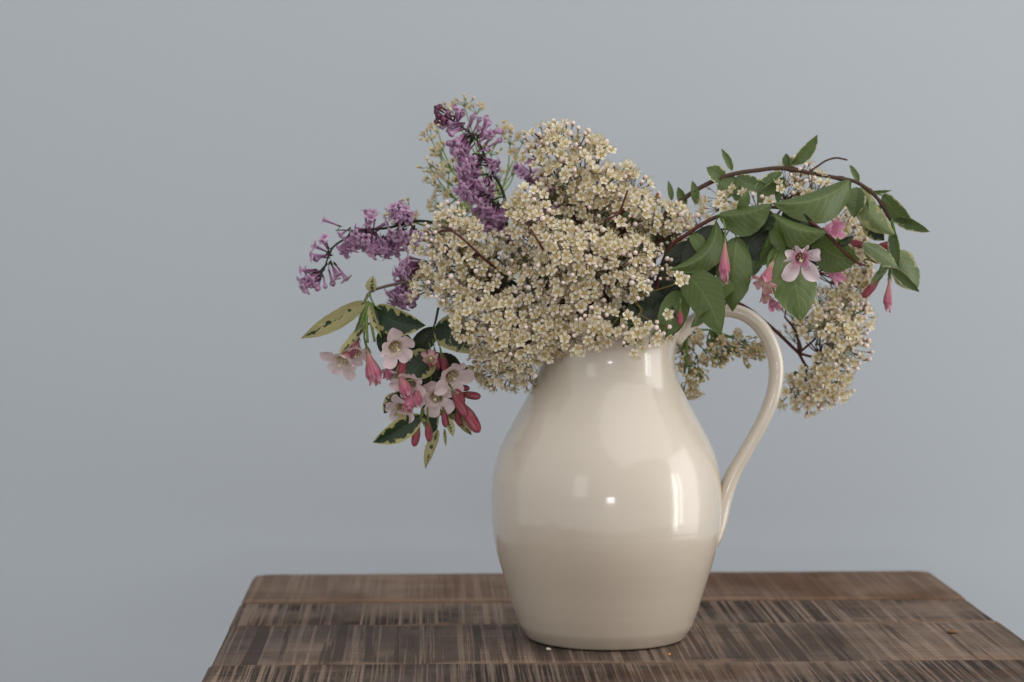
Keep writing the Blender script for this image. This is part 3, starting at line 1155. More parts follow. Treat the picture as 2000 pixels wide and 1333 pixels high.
spG = sprig('sprig of cream blossom at the right top, between the arching twigs',
      [(1516, 350), (1540, 320), (1580, 318), (1622, 340), (1640, 372), (1600, 398), (1550, 392), (1520, 384)],
      0.030, 0.018, P(1500, 440, 0.015), [inj(1240, 0.02), inj(1300, 0.02, 0.30)], 12, inset=12,
      extra=[(1386, 404, 0.0), (1430, 390, 0.01), (1470, 392, 0.01), (1345, 440, 0.0), (1400, 462, 0.0), (1395, 380, 0.02)], nper=9)
spE = sprig('large sprig of cream blossom hanging down to the right, outside the jug handle',
      [(1568, 618), (1602, 590), (1640, 560), (1690, 580), (1702, 612), (1696, 660), (1682, 716), (1660, 760), (1640, 792), (1580, 800), (1528, 784), (1534, 744), (1588, 728), (1612, 690), (1600, 660), (1566, 650)],
      0.075, 0.040, P(1560, 690, 0.070), [inj(1230, 0.03), inj(1250, 0.05, 0.275), P(1330, 560, 0.055), P(1440, 592, 0.06), P(1500, 634, 0.065)], 13, kind='bright', pedmat='greenstem', nper=13, inset=9, space=30,
      extra=[(1545, 600, .09), (1520, 560, .09), (1545, 640, .10), (1640, 596, .06), (1605, 576, .065), (1575, 600, .075), (1668, 560, .06), (1690, 545, .065), (1625, 640, .055)])
spE2 = sprig('sprig of cream blossom at the right, behind the open pink flower',
      [(1600, 440), (1640, 400), (1682, 420), (1704, 470), (1716, 530), (1700, 570), (1650, 585), (1620, 560), (1640, 500)],
      0.065, 0.025, P(1540, 520, 0.055), [inj(1230, 0.03), inj(1270, 0.04, 0.285), P(1400, 500, 0.05)], 14, nper=13, inset=9)
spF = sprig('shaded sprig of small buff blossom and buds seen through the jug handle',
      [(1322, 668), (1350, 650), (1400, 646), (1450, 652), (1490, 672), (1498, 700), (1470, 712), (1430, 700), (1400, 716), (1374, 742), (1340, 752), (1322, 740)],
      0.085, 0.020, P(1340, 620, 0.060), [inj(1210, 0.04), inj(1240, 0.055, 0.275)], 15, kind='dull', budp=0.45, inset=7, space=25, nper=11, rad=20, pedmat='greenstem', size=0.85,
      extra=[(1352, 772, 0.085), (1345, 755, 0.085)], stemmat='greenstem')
GP = 'pale sprigs behind the lilac'
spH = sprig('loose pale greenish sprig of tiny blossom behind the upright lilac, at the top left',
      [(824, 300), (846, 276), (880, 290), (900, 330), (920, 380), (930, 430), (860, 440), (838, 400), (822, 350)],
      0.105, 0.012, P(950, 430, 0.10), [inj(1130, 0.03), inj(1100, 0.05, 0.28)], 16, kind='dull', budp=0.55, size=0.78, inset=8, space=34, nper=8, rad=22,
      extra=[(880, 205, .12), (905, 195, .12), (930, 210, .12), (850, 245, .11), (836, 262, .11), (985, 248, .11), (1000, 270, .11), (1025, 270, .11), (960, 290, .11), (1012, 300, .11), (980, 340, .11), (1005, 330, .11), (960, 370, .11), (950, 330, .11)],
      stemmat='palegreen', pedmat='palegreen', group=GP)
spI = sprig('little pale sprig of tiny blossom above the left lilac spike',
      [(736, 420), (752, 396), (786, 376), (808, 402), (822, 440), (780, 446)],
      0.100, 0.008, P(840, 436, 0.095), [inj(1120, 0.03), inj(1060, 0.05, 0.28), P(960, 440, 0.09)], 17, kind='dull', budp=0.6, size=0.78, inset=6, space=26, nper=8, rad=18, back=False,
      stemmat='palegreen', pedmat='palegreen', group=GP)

# dark glossy leaves low inside the blossom, belonging to its sprigs
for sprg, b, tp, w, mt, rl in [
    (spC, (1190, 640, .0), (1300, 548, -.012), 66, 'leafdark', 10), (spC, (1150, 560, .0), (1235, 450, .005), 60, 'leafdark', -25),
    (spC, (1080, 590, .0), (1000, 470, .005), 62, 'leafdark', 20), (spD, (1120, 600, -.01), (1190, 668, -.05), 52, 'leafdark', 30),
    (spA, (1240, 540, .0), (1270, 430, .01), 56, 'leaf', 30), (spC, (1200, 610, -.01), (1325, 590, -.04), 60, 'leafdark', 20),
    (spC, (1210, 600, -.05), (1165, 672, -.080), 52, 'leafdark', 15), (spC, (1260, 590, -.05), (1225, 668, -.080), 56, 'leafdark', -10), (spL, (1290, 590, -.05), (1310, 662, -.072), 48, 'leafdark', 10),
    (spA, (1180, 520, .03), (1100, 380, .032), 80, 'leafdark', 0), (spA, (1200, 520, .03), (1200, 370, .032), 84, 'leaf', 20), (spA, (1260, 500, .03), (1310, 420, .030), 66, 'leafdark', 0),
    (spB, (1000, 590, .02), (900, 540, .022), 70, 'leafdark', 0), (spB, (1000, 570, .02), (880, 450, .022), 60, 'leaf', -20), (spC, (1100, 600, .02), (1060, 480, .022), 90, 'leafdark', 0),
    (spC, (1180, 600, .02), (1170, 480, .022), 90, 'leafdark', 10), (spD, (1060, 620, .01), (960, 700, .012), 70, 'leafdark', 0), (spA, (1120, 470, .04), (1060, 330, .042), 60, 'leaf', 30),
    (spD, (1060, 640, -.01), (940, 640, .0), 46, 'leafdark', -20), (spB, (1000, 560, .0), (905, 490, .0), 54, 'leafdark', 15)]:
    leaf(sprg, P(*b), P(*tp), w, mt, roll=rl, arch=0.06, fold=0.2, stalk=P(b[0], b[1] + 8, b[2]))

# ------------------------------------------------------------------ lilac spikes
def lilac_spike(label, axis, clusters, stem0, seed, r0=1.7, tipdark=()):
    rs = random.Random(seed)
    t = thing('lilac_spike', label, 'lilac', stem0[0], 'lilac spikes')
    stem(t, list(stem0) + list(axis), r0 * mm, 0.7 * mm, 'lilacstem')
    twig = MB()
    for (px, py, y, ax, ay, n, spread, kind, frm) in clusters:
        c = P(px, py, y)
        main = (P(px + ax, py + ay, y - 0.004) - c).normalized()
        f = P(*frm)
        twig.tube(spline([f, (f + c) / 2 + V((0, 0, 0.001)), c], 3), [0.8 * mm, 0.5 * mm], 5)
        for k in range(n):
            d = (main + V((rs.uniform(-1, 1), rs.uniform(-1, 1), rs.uniform(-1, 1))) * spread).normalized()
            b = c + V((rs.uniform(-1, 1), rs.uniform(-1, 1), rs.uniform(-1, 1))) * 0.0042
            s = rs.uniform(1.05, 1.4)
            if kind == 'open':
                me, nm = rs.choice(LF), 'flower'
                if rs.random() < 0.15:
                    me, nm = LB[0], 'flower_bud'
            elif kind == 'bud':
                me, nm = rs.choice((LB[0], LB[2])), 'flower_bud'
            else:
                me, nm = LB[1], 'flower_bud'
            link(nm, me, t, frame(b, d, rs.uniform(0, 6.28), s))
            twig.tube([c - main * 0.002, b], 0.4 * mm, 4)
    link('side_stem', twig.mesh('side_stem', [M['lilacstem']]), t)
    return t


y = 0.020
lilac_spike('upright mauve lilac spike with dark buds at its tip, at the top left',
    [P(1000, 500, .01), P(985, 385, y), P(955, 325, y), P(938, 285, y), P(925, 268, y), P(898, 245, y), P(868, 228, y)],
    [(868, 228, y, -30, -14, 7, .35, 'dark', (885, 238, y)), (880, 235, y, -30, 0, 8, .45, 'dark', (893, 242, y)), (890, 240, y, 5, -40, 7, .55, 'bud', (898, 246, y)),
     (900, 248, y, -35, 10, 8, .45, 'bud', (908, 254, y)), (915, 252, y, 12, -36, 3, .3, 'bud', (918, 262, y)),
     (931, 262, y, 26, -40, 4, .3, 'bud', (932, 274, y)), (936, 262, y, 45, -18, 3, .22, 'bud', (934, 272, y)),
     (905, 268, y, -30, 32, 13, .55, 'bud', (915, 262, y)), (920, 272, y, -26, 40, 16, .5, 'open', (930, 272, y)),
     (940, 290, y, 22, -22, 6, .5, 'bud', (946, 308, y)), (935, 310, y, -30, 20, 12, .6, 'open', (948, 312, y)),
     (950, 315, y, 22, 10, 7, .6, 'open', (952, 318, y)), (930, 325, y, -32, 26, 18, .55, 'open', (952, 325, y)),
     (925, 350, y, -20, 34, 16, .6, 'open', (955, 340, y)), (955, 352, y, -20, 40, 10, .6, 'open', (965, 345, y)),
     (945, 382, y, -44, 8, 14, .45, 'open', (975, 372, y)), (960, 395, y, -22, 34, 16, .6, 'open', (983, 385, y)),
     (975, 405, y, 6, 40, 14, .6, 'open', (986, 395, y)), (985, 430, y, -20, 30, 14, .7, 'open', (990, 415, y)),
     (960, 430, y, -30, 20, 10, .6, 'open', (990, 425, y))],
    [inj(1150, 0.0), inj(1090, 0.01, 0.28)], 3)
lilac_spike('mauve lilac tuft mostly hidden by cream blossom, right of the upright spike',
    [P(1090, 500, .03), P(1070, 420, .035), P(1045, 365, .035), P(1028, 340, .035)],
    [(1045, 365, .03, -10, -34, 7, .5, 'open', (1050, 375, .035)), (1050, 375, .03, 24, -24, 10, .6, 'open', (1056, 388, .035)), (1060, 390, .03, 4, 28, 12, .7, 'open', (1062, 398, .035)),
     (1030, 345, .03, -18, -16, 5, .5, 'open', (1034, 350, .035)), (1070, 410, .03, -24, 10, 10, .7, 'open', (1068, 415, .035))],
    [inj(1160, 0.0), inj(1130, 0.02, 0.28)], 4)
y = 0.030
lilac_spike('arching mauve lilac spike reaching far out to the left over the variegated leaf',
    [P(960, 520, .01), P(880, 450, .02), P(820, 432, y), P(760, 445, y), P(700, 452, y), P(672, 468, y), P(652, 482, y), P(642, 500, y), P(632, 530, y)],
    [(655, 450, y, -40, -14, 1, .05, 'open', (700, 455, y)), (690, 455, y, -10, 26, 12, .9, 'open', (705, 452, y)), (715, 455, y, -24, 30, 18, .8, 'open', (725, 450, y)),
     (722, 452, y, 6, -28, 6, .6, 'open', (735, 450, y)), (730, 460, y, 10, 30, 10, .7, 'open', (740, 450, y)),
     (645, 488, y, -16, -14, 3, .5, 'open', (650, 485, y)), (636, 498, y, -34, 4, 3, .25, 'open', (643, 495, y)),
     (625, 535, y, -36, 8, 8, .35, 'open', (640, 515, y)), (620, 538, y, -20, 26, 8, .35, 'open', (640, 515, y)), (628, 535, y, 0, 36, 3, .3, 'bud', (640, 515, y)),
     (643, 518, y, 8, 40, 2, .15, 'open', (642, 512, y)), (648, 520, y, 26, 36, 2, .12, 'open', (642, 512, y)),
     (770, 460, y, -30, 32, 18, .6, 'open', (785, 445, y)), (785, 450, y, -20, 36, 14, .7, 'open', (795, 440, y)), (780, 432, y, 4, -24, 14, .8, 'open', (785, 440, y)),
     (810, 455, y, -10, 24, 12, .9, 'open', (810, 440, y)), (755, 470, y, -24, 24, 10, .5, 'open', (770, 455, y)), (800, 436, y, -10, -10, 10, .9, 'open', (810, 436, y))],
    [inj(1150, 0.01), inj(1060, 0.02, 0.28)], 5)
lilac_spike('drooping mauve lilac spike left of the cream blossom, just above the variegated leaves',
    [P(960, 560, .0), P(880, 530, .01), P(830, 515, .01), P(806, 540, .01), P(800, 570, .01)],
    [(822, 518, .01, -40, 4, 16, .38, 'open', (835, 518, .01)), (818, 528, .01, -38, 18, 14, .35, 'open', (830, 520, .01)), (802, 555, .01, -22, 26, 16, .4, 'open', (805, 545, .01)),
     (800, 562, .01, 4, 40, 12, .32, 'bud', (802, 555, .01)), (795, 560, .01, -22, 34, 12, .4, 'open', (802, 555, .01))],
    [inj(1150, -0.01), inj(1060, 0.0, 0.275)], 6)

# ------------------------------------------------------------------ left pink cluster with variegated leaves
WP = weigela(3, 19, 5.4, 14.0, 1.28, 0.5, 'weipale', 0.10, 0.34, 2.2)
WP2 = weigela(8, 20, 5.6, 12.5, 1.05, 0.9, 'weipale', 0.2, 0.36, 2.4)
WP3 = weigela(15, 17, 5.4, 8.0, 0.55, 0.9, 'weirose', 0.2)
WF = weigela(21, 13, 4.2, 15.0, 1.2, 1.5, 'weiflush', 0.38, 0.14, 2.6, ([1.25, 1.3, 0.85, 0.75, 0.9], [0.1, 0.0, -0.1, -0.75, -0.5]))
WR = weigela(30, 24, 5.2, 9.5, 1.0, 1.6, 'weirose', 0.3)
WM = weigela(40, 14, 6.8, 9, 0.5, 0.9, 'weimagenta', 0.25)
BD = wei_bud(1, 26, 4.6)
BR_ = weigela(52, 24, 7.0, 10.0, -0.30, 1.1, 'weirose', 0.2, 0.35, 3.0)
BS = wei_bud(3, 19, 3.6)
BP = weigela(55, 27, 4.6, 10.5, -0.22, 0.9, 'weirose', 0.25, 0.35, 3.0)

wl = thing('weigela_branch', 'branch of pale and deep pink bell flowers with cream-edged leaves, at the left', 'flower branch', inj(1130, -0.01), 'pink weigela branches')
hub = P(722, 572, -0.005)
hub2 = P(850, 630, -0.010)
stem(wl, [inj(1130, -0.01), inj(1080, -0.01, 0.272), P(960, 560, -0.004), P(850, 545, 0.0), P(790, 552, 0.0), P(745, 562, -0.003), hub, P(712, 590, -0.008)], 1.9 * mm, 1.0 * mm, 'greytwig', nodes=(0.9, 0.97))
stem(wl, [P(900, 552, -0.003), P(862, 590, -0.006), hub2, P(832, 690, -0.012), P(836, 740, -0.015)], 1.3 * mm, 0.8 * mm, 'lilacstem')
H = P(718, 605, -0.010)
leaf(wl, P(714, 590, -0.01), P(589, 662, -0.028), 42, 'leafcream', roll=-8, arch=0.07, fl=-0.3, fr=0.5, stalk=hub, mx=0.5, seed=3)
leaf(wl, P(732, 602, -0.01), P(829, 636, -0.030), 56, 'leafvar', roll=6, arch=0.06, fold=0.2, stalk=hub, bend=0.10, seed=8)
leaf(wl, P(728, 572, -0.003), P(727, 540, -0.004), 26, 'leafcream', roll=-20, arch=0.1, fold=0.5, seed=2)
leaf(wl, P(720, 630, -0.015), P(655, 694, -0.028), 24, 'leafcream', roll=30, fold=0.7, arch=-0.08, seed=9)
leaf(wl, P(848, 642, -0.01), P(940, 686, -0.036), 70, 'leafvar', roll=12, arch=0.05, bend=-0.10, fold=0.18, stalk=hub2, seed=14, mx=0.5)
leaf(wl, P(842, 690, -0.012), P(792, 742, -0.026), 64, 'leafvar', roll=10, fold=0.2, stalk=P(838, 670, -.012), seed=17)
leaf(wl, P(820, 690, -0.008), P(866, 752, -0.01), 66, 'leafdark', roll=-10, fold=0.1, seed=12)
leaf(wl, P(780, 650, -0.01), P(800, 712, -0.012), 46, 'leafdark', roll=20, fold=0.2, seed=16)
leaf(wl, P(780, 770, -0.012), P(750, 806, -0.02), 34, 'leafvar', roll=10, fold=0.2, seed=20)
leaf(wl, P(822, 812, -0.012), P(730, 866, -0.022), 46, 'leafvar', roll=-15, fold=0.3, arch=0.12, stalk=P(830, 800, -0.01), seed=25, mx=0.35)
leaf(wl, P(856, 840, -0.015), P(829, 915, -0.02), 24, 'leafcream', roll=15, fold=0.5, arch=0.05, mx=0.35, seed=5)
leaf(wl, P(872, 815, -0.015), P(886, 852, -0.02), 20, 'leafcream', roll=-25, fold=0.5, seed=4)
leaf(wl, P(868, 838, -0.012), P(871, 872, -0.014), 8, 'leafcream', roll=0, fold=0.6, seed=6)
leaf(wl, P(880, 810, -0.01), P(924, 846, -0.014), 26, 'leafcream', roll=-40, fold=0.4, seed=7)
leaf(wl, P(850, 640, 0.0), P(800, 700, 0.0), 40, 'leafdark', roll=0, fold=0.2, seed=31)

for q in [((830, 740, .004), (775, 800, .0), 66, 'leafvar', 10, 41), ((840, 745, .004), (880, 815, .002), 62, 'leafvar', -15, 42), ((820, 700, .006), (770, 740, .004), 56, 'leafdark', 10, 43),
          ((845, 700, .004), (905, 735, .0), 52, 'leafdark', 0, 44), ((840, 780, .0), (848, 852, -.006), 44, 'leafvar', 20, 45), ((750, 640, -.004), (756, 700, -.008), 34, 'leafdark', 10, 46), ((870, 790, .0), (916, 822, -.004), 34, 'leafvar', 10, 47)]:
    leaf(wl, P(*q[0]), P(*q[1]), q[2], q[3], roll=q[4], fold=0.3, arch=0.06, seed=q[5])
for q in [((792, 690, -.018), (782, 730, -.022), 'BDX', .8), ((818, 745, -.016), (812, 795, -.024), 'BRX', .7), ((866, 800, -.014), (872, 838, -.018), 'BSX', .85), ((770, 700, -.010), (752, 748, -.02), 'BRX', .62),
          ((880, 745, -.012), (905, 788, -.018), 'BDX', .9), ((700, 655, -.004), (680, 712, -.016), 'BRX', .66), ((850, 690, -.012), (856, 722, -.016), 'BSX', .8), ((892, 800, -.012), (900, 842, -.016), 'BSX', .8)]:
    put_weigela(wl, {'BDX': BD, 'BRX': BR_, 'BSX': BS}[q[2]], P(*q[0]), P(*q[1]), q[3] * 3, q[3], None, 1, P(q[0][0] * .7 + 840 * .3, q[0][1] - 22, -.010))
put_weigela(wl, WP, P(858, 760, 0.004), P(843, 800, -0.040), 1.57 + 0.32, 1.0, STA, 0, P(838, 730, -0.012))
put_weigela(wl, WP2, P(757, 655, -0.010), P(790, 706, -0.050), 0.6, 1.08, STA, 0, H)
put_weigela(wl, WP3, P(841, 722, -0.018), P(840, 672, -0.044), 0.2, 0.80, STAS, 1, P(842, 742, -0.015))
put_weigela(wl, WP2, P(862, 712, -0.004), P(905, 760, -0.040), 2.6, 1.08, STA, 0, P(838, 690, -0.012))
put_weigela(wl, WP2, P(690, 672, -0.006), P(654, 730, -0.030), 1.2, 1.05, STA, 0, H)
put_weigela(wl, WP2, P(812, 728, -0.004), P(790, 770, -0.036), 1.9, 0.92, STA, 0, P(820, 700, -0.012))
put_weigela(wl, WP2, P(700, 660, -0.002), P(690, 728, -0.030), 2.2, 0.85, STA, 0, H)
put_weigela(wl, BR_, P(716, 678, -0.018), P(736, 752, -0.026), 0.4, 1.0, None, 0, H)
put_weigela(wl, WP, P(800, 700, 0.002), P(758, 768, -0.014), 0.9, 1.0, STA, 0, P(800, 680, -0.008))
put_weigela(wl, WP2, P(802, 768, -0.008), P(768, 828, -0.036), 0.2, 0.95, STAS, 0, P(815, 750, -0.012))
put_weigela(wl, BR_, P(778, 722, -0.022), P(802, 790, -0.030), 1.0, 0.78, None, 1, P(790, 700, -0.01))
put_weigela(wl, BR_, P(800, 748, -0.020), P(796, 812, -0.028), 1.7, 0.78, None, 1, P(805, 730, -0.01))
put_weigela(wl, BD, P(884, 764, -0.022), P(910, 812, -0.026), 0.2, 1.0, None, 0, P(868, 748, -0.014))
put_weigela(wl, BD, P(902, 788, -0.020), P(934, 842, -0.026), 0.9, 1.15, None, 0, P(878, 768, -0.014))
put_weigela(wl, BS, P(900, 770, -0.010), P(945, 776, -0.014), 0.9, 0.95, None, 1, P(878, 758, -0.014))
put_weigela(wl, BS, P(888, 756, -0.004), P(925, 760, -0.010), 0.9, 0.75, None, 1, P(870, 750, -0.010))
put_weigela(wl, BS, P(817, 832, -0.014), P(807, 878, -0.018), 0.3, 0.98, None, 0, P(825, 806, -0.01))
put_weigela(wl, BS, P(836, 824, -0.016), P(838, 862, -0.020), 1.3, 0.92, None, 0, P(836, 800, -0.01))
put_weigela(wl, BD, P(862, 690, -0.015), P(872, 730, -0.016), 1.3, 0.8, None, 1, P(850, 660, -0.01))
put_weigela(wl, BD, P(756, 650, -0.014), P(772, 690, -0.02), 0, 0.6, None, 1, H)
for q in [((722, 596, -.012), (742, 655, -.024), 18, 'leafcream', 30, 51), ((716, 600, -.012), (694, 650, -.022), 18, 'leafedge', -30, 52), ((728, 598, -.010), (770, 650, -.016), 26, 'leafvar', 10, 53), ((806, 790, -.010), (770, 812, -.020), 26, 'leafcream', 10, 54), ((900, 720, .004), (945, 735, .0), 26, 'leafvar', 0, 55)]:
    leaf(wl, P(*q[0]), P(*q[1]), q[2], q[3], roll=q[4], fold=0.45, arch=0.05, seed=q[5])
# narrow green sepals and young stalks under the leaf pair
sb = MB()
for (a, b, c_, d_, yy) in [(716, 590, 708, 650, -.014), (720, 590, 702, 642, -.018), (722, 592, 732, 668, -.02), (718, 592, 718, 670, -.02), (726, 594, 745, 660, -.018), (712, 594, 696, 660, -.012), (728, 596, 752, 655, -.012)]:
    sb.tube(spline([P(a, b, -0.008), P((a + c_) / 2 - 2, (b + d_) / 2, yy + .002), P(c_, d_, yy)], 4), [1.5 * mm, 1.1 * mm], 6)
link('flower_stalk', sb.mesh('flower_stalk', [M['greenstem']]), wl)

# ------------------------------------------------------------------ right branch: plain green leaves
wr = thing('weigela_branch', 'green-leaved branch with pink flowers at the right, drooping over the jug handle', 'flower branch', inj(1240, -0.02), 'pink weigela branches')
yb = -0.045
stem(wr, [inj(1230, -0.02), inj(1262, -0.03, 0.272), P(1300, 500, -0.035), P(1348, 454, yb), P(1395, 426, yb), P(1440, 413, yb), P(1500, 405, yb), P(1546, 413, yb), P(1600, 446, yb - .006), P(1640, 484, yb - .01), P(1672, 512, yb - .01), P(1690, 519, yb - .01)],
     2.1 * mm, 1.0 * mm, 'redstem', nodes=(0.52, 0.66, 0.86, 0.95))
def L_(b, t_, w, *a, **k):
    return leaf(wr, b, t_, w * 0.92, *a, **k)


n1 = P(1400, 424, yb)
n2 = P(1500, 406, yb)
n3 = P(1600, 446, yb - .006)
L_(P(1402, 420, -.05), P(1508, 398, -.062), 96, 'leaf', roll=0, arch=0.05, bend=0.07, fl=-1.35, fr=-0.15, stalk=n1, mx=0.40, seed=1)
L_(P(1500, 408, -.048), P(1470, 456, -.052), 56, 'leafdark', roll=15, fold=0.15, stalk=n2, mx=0.6, seed=2)
L_(P(1662, 352, -.030), P(1512, 396, -.058), 104, 'leaf', roll=0, arch=0.06, bend=-0.10, fl=-0.2, fr=-1.25, mx=0.4, seed=3)
L_(P(1506, 416, -.05), P(1614, 452, -.070), 84, 'leaf', roll=0, arch=0.04, bend=0.12, fl=-1.3, fr=-0.2, stalk=n2, mx=0.45, seed=4)
L_(P(1592, 468, -.040), P(1676, 508, -.060), 80, 'leaf', roll=14, fold=0.2, bend=0.12, mx=0.45, seed=5, stalk=n3)
L_(P(1524, 476, -.050), P(1566, 624, -.070), 102, 'leaf', roll=-10, fl=-0.55, fr=0.25, arch=0.10, mx=0.60, seed=6, bend=-0.03, stalk=P(1517, 425, -.048))
L_(P(1440, 462, -.048), P(1428, 604, -.066), 78, 'leaf', roll=8, fl=-0.5, fr=-0.1, arch=0.08, stalk=P(1418, 425, -.046), seed=7, mx=0.4)
L_(P(1334, 530, -.060), P(1408, 652, -.090), 80, 'leaf', roll=-8, fl=0.35, fr=-0.5, arch=0.10, bend=-0.06, seed=8, mx=0.5)
L_(P(1430, 548, -.060), P(1364, 614, -.086), 58, 'leaf', roll=18, fold=0.25, arch=0.06, bend=0.05, seed=9)
L_(P(1330, 568, -.050), P(1286, 658, -.080), 62, 'leaf', roll=10, fold=0.25, seed=10, bend=-.05)
L_(P(1400, 432, -.048), P(1312, 522, -.076), 70, 'leaf', roll=0, arch=0.05, bend=-0.20, fl=-0.3, fr=-1.2, stalk=n1, seed=11)
L_(P(1400, 440, -.042), P(1345, 570, -.050), 90, 'leafdark', roll=10, fold=0.1, seed=12)
L_(P(1300, 560, -.030), P(1212, 606, -.052), 62, 'leafdark', roll=15, fold=0.25, seed=13)
L_(P(1345, 470, -.038), P(1310, 600, -.040), 80, 'leafdark', roll=0, fold=0.1, seed=14)
L_(P(1422, 586, -.060), P(1397, 630, -.080), 14, 'leaf', roll=60, fold=0.4, seed=15)
L_(P(1455, 445, -.042), P(1500, 510, -.050), 70, 'leafdark', roll=0, fold=0.15, seed=16)
L_(P(1522, 440, -.045), P(1486, 520, -.056), 54, 'leaf', roll=-30, fold=0.3, seed=17, bend=-.08)
L_(P(1512, 430, -.040), P(1512, 500, -.044), 40, 'leafdark', roll=0, fold=0.1, seed=18)
L_(P(1530, 410, -.035), P(1600, 470, -.036), 60, 'leafdark', roll=0, fold=0.1, seed=19)
L_(P(1330, 600, -.045), P(1290, 660, -.060), 50, 'leafdark', roll=0, fold=0.1, seed=21)
L_(P(1300, 500, -.030), P(1370, 560, -.040), 60, 'leafdark', roll=0, fold=0.1, seed=22)
L_(P(1560, 450, -.030), P(1600, 520, -.035), 60, 'leafdark', roll=0, fold=0.2, seed=23)
L_(P(1480, 470, -.020), P(1470, 540, -.03), 40, 'leafpale', roll=0, fold=0.2, seed=24)

for q in [((1442, 414, -.046), (1462, 372, -.050), 26, 'leaf', 20, 61), ((1470, 470, -.040), (1452, 530, -.048), 34, 'leafpale', -30, 62), ((1508, 436, -.052), (1536, 500, -.060), 30, 'leaf', 40, 63),
          ((1352, 456, -.044), (1372, 500, -.052), 34, 'leaf', -20, 64), ((1548, 416, -.046), (1590, 440, -.050), 22, 'leafdark', 0, 65), ((1600, 448, -.052), (1592, 500, -.060), 26, 'leaf', 35, 66),
          ((1636, 480, -.054), (1668, 462, -.058), 18, 'leafdark', 10, 67), ((1380, 600, -.060), (1350, 640, -.070), 26, 'leaf', -20, 68)]:
    L_(P(*q[0]), P(*q[1]), q[2], q[3], roll=q[4], fold=0.35, arch=0.08, seed=q[5])
put_weigela(wr, BP, P(1416, 466, -.066), P(1414, 560, -.080), 0.3, 1.0, None, 0, P(1408, 430, -.05))
put_weigela(wr, BP, P(1366, 530, -.052), P(1388, 592, -.058), 0.3, 0.85, None, 1, P(1356, 505, -.04))
put_weigela(wr, BR_, P(1352, 540, -.045), P(1374, 600, -.050), 0.3, 0.75, None, 1, P(1350, 510, -.04))
put_weigela(wr, WR, P(1512, 506, -.062), P(1484, 572, -.080), 0.9, 0.98, STAS, 1, P(1520, 460, -.05))
put_weigela(wr, WF, P(1561, 492, -.062), P(1567, 516, -.088), 4.08, 1.04, STAS, 1, P(1538, 450, -.05))
put_weigela(wr, WM, P(1606, 448, -.052), P(1655, 446, -.072), 0.4, 0.82, None, 1, n3)
put_weigela(wr, WM, P(1608, 528, -.030), P(1652, 544, -.040), 1.0, 0.80, None, 1, P(1590, 500, -.03))
put_weigela(wr, WP3, P(1490, 560, -.040), P(1500, 596, -.052), 1.0, 0.62, None, 1, P(1500, 540, -.04))
put_weigela(wr, WM, P(1502, 582, -.040), P(1516, 606, -.050), 1.0, 0.55, None, 1, P(1500, 560, -.04))
put_weigela(wr, BS, P(1328, 606, -.070), P(1328, 630, -.074), 1.0, 0.7, None, 1, P(1330, 590, -.06))

# ------------------------------------------------------------------ back arching twig with cream-edged leaves
wb = thing('weigela_branch', 'arching twig at the far right with small cream-edged leaves and a hanging bud', 'flower branch', inj(1240, 0.02), 'pink weigela branches')
yc = 0.020
stem(wb, [inj(1235, 0.02), inj(1265, 0.02, 0.275), P(1290, 440, yc), P(1337, 388, yc), P(1385, 358, yc), P(1430, 341, yc), P(1480, 333, yc), P(1530, 329, yc), P(1590, 340, yc), P(1640, 349, yc), P(1672, 356, yc), P(1702, 376, yc), P(1724, 402, yc), P(1740, 432, yc)],
     2.2 * mm, 1.5 * mm, 'twig', nodes=(0.56, 0.70, 0.84, 0.92))
stem(wb, [P(1578, 337, yc), P(1597, 325, yc), P(1614, 314, yc), P(1634, 309, yc), P(1655, 313, yc)], 0.9 * mm, 0.8 * mm, 'twig', nodes=(0.7,))
K_ = lambda *a, **k: leaf(wb, *a, **k)
K_(P(1430, 334, yc), P(1410, 291, yc - .005), 17, 'leafedge', roll=20, fold=0.4, seed=1)
K_(P(1416, 352, yc), P(1382, 328, yc - .006), 34, 'leafedge', roll=10, fold=0.2, seed=2, mx=.6)
K_(P(1360, 400, yc), P(1353, 354, yc - .004), 20, 'leaf', roll=20, fold=0.4, seed=3)
K_(P(1340, 404, yc), P(1323, 366, yc), 20, 'leaf', roll=-20, fold=0.3, seed=4)
K_(P(1312, 392, yc), P(1306, 353, yc), 13, 'leaf', roll=20, fold=0.3, seed=5)
K_(P(1436, 346, yc), P(1408, 394, yc - .01), 44, 'leaf', roll=20, fold=0.3, seed=6)
K_(P(1438, 346, yc), P(1500, 360, yc - .01), 34, 'leafedge', roll=-20, fold=0.3, bend=.12, seed=7)
K_(P(1442, 350, yc), P(1442, 398, yc - .01), 34, 'leafedge', roll=0, fold=0.3, seed=8)
K_(P(1527, 337, yc), P(1470, 374, yc - .012), 26, 'leafedge', roll=30, fold=0.5, seed=9)
K_(P(1528, 350, yc), P(1480, 396, yc - .012), 40, 'leaf', roll=15, fold=0.3, seed=10, bend=.1)
K_(P(1530, 345, yc), P(1516, 398, yc - .012), 22, 'leaf', roll=40, fold=0.3, seed=11)
K_(P(1548, 322, yc), P(1597, 265, yc - .008), 30, 'leafedge', roll=15, fold=0.35, seed=12, stalk=P(1538, 330, yc), bend=.06)
K_(P(1540, 328, yc), P(1534, 300, yc), 22, 'leafedge', roll=-20, fold=0.5, seed=13)
K_(P(1536, 326, yc), P(1560, 306, yc), 22, 'leafedge', roll=-40, fold=0.4, seed=14)
K_(P(1677, 356, yc), P(1661, 322, yc), 16, 'leafedge', roll=20, fold=0.4, seed=15)
K_(P(1700, 376, yc), P(1742, 374, yc - .004), 10, 'leafedge', roll=30, fold=0.4, seed=16)
K_(P(1724, 380, yc), P(1784, 440, yc - .010), 42, 'leafedge', roll=20, fold=0.15, seed=17, bend=.08, stalk=P(1706, 378, yc))
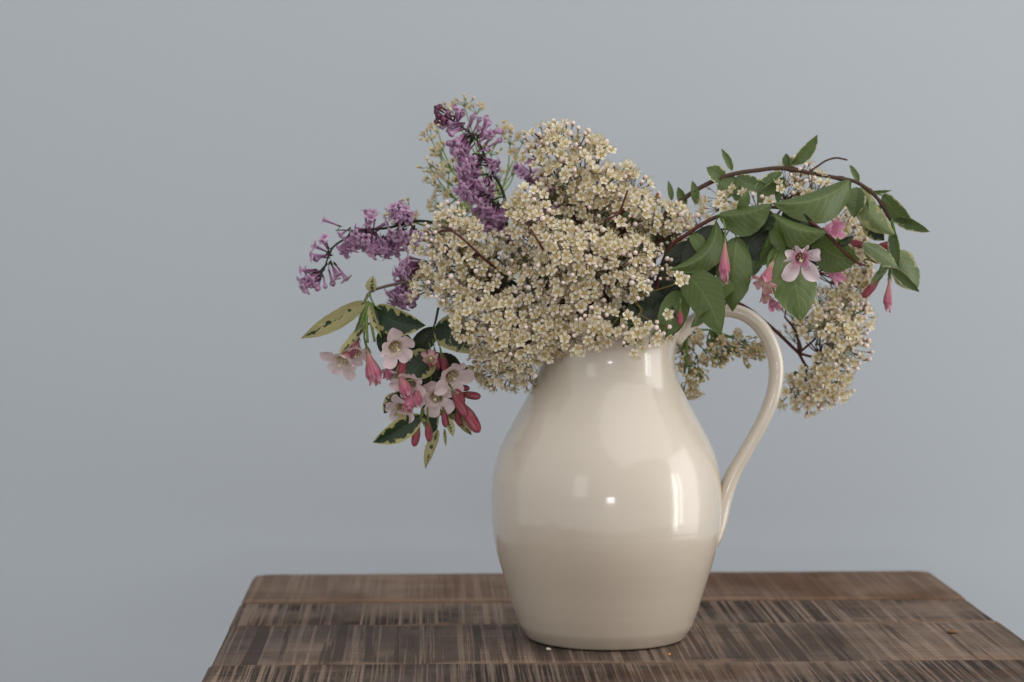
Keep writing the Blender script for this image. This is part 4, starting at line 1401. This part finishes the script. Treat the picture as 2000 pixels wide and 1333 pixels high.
K_(P(1746, 428, yc), P(1814, 456, yc - .012), 34, 'leafedge', roll=40, fold=0.45, seed=18, bend=-.1, stalk=P(1741, 428, yc))
K_(P(1680, 366, yc), P(1748, 462, yc - .012), 50, 'leafvar', roll=170, fold=0.3, seed=19, bend=-.14, arch=-.05)
K_(P(1674, 366, yc), P(1668, 424, yc - .008), 44, 'leafedge', roll=0, fold=0.3, seed=20)
K_(P(1684, 372, yc), P(1690, 430, yc - .008), 26, 'leaf', roll=30, fold=0.3, seed=21)
K_(P(1722, 404, yc), P(1702, 416, yc - .006), 14, 'leafedge', roll=0, fold=0.3, seed=22)
K_(P(1690, 430, yc), P(1726, 470, yc - .008), 40, 'leafvar', roll=10, fold=0.25, seed=23)
K_(P(1684, 476, yc - .004), P(1752, 528, yc - .014), 36, 'leafedge', roll=160, fold=0.35, seed=24, bend=.06)
K_(P(1690, 484, yc), P(1716, 508, yc), 28, 'leafvar', roll=0, fold=0.3, seed=29)
K_(P(1754, 490, yc), P(1790, 568, yc + .004), 54, 'leafedge', roll=175, fold=0.2, seed=25, mx=.66, bend=-.05)
K_(P(1742, 520, yc - .004), P(1794, 574, yc - .006), 24, 'leafedge', roll=30, fold=0.4, seed=26)
K_(P(1744, 450, yc - .004), P(1752, 520, yc - .010), 28, 'leafedge', roll=20, fold=0.5, seed=27)
K_(P(1736, 520, yc), P(1697, 562, yc + .004), 20, 'leafedge', roll=150, fold=0.5, seed=28)
sb = MB()
for q in [[(1741, 430), (1748, 460), (1750, 490)], [(1746, 470), (1742, 500), (1736, 540)], [(1748, 465), (1730, 500), (1716, 535)]]:
    sb.tube(spline([P(a, b, yc - .004) for a, b in q], 4), [1.5 * mm, 1.2 * mm], 6)
link('flower_stalk', sb.mesh('flower_stalk', [M['greenstem']]), wb)
put_weigela(wb, BP, P(1738, 540, yc - .006), P(1732, 606, yc - .012), 0.4, 0.82, None, 0)
put_weigela(wb, BS, P(1706, 486, yc + .008), P(1738, 478, yc + .008), 0.4, 0.95, None, 1)
put_weigela(wb, BS, P(1700, 508, yc + .010), P(1722, 510, yc + .008), 0.4, 0.8, None, 1)
put_weigela(wb, BD, P(1716, 548, yc + .004), P(1682, 584, yc + .006), 0.4, 0.8, None, 1)
put_weigela(wb, BS, P(1696, 482, yc + .004), P(1672, 476, yc + .008), 0.4, 0.9, None, 1)

# ------------------------------------------------------------------ crumbs on the table
def crumb(label, px, py, sizepx, mat, seed, flat=0.6, cat='crumb'):
    m = MB()
    rs = random.Random(seed)
    c = on_top(px, py, 0.0012)
    rows = []
    for i in range(7):
        a = math.pi * i / 6
        row = []
        for k in range(10):
            b = 2 * math.pi * k / 10
            d = V((math.sin(a) * math.cos(b), math.sin(a) * math.sin(b), math.cos(a) * flat))
            row.append(d * sizepx * PX * 0.5 * (1 + 0.45 * noise.noise(d * 2.5 + V((seed, 0, 0)))))
        rows.append(row)
    m.grid(rows, 0, True)
    o = link('crumb' if cat == 'crumb' else 'leaf_scrap', m.mesh('crumb', [mat]), None, Matrix.Translation(c))
    o['label'] = label
    o['category'] = cat


crumb('tiny white petal crumb on the boards at the left foot of the jug', 1071, 1268, 9, M['cream'], 1)
crumb('tiny orange crumb on the boards at the right foot of the jug', 1307, 1278, 7, plain('orange_crumb', (0.62, 0.27, 0.07)), 2)
crumb('small curled brown scrap lying on the boards at the far right of the table', 1861, 1234, 20, plain('brown_scrap', (0.20, 0.10, 0.03)), 3, 0.22, 'plant scrap')
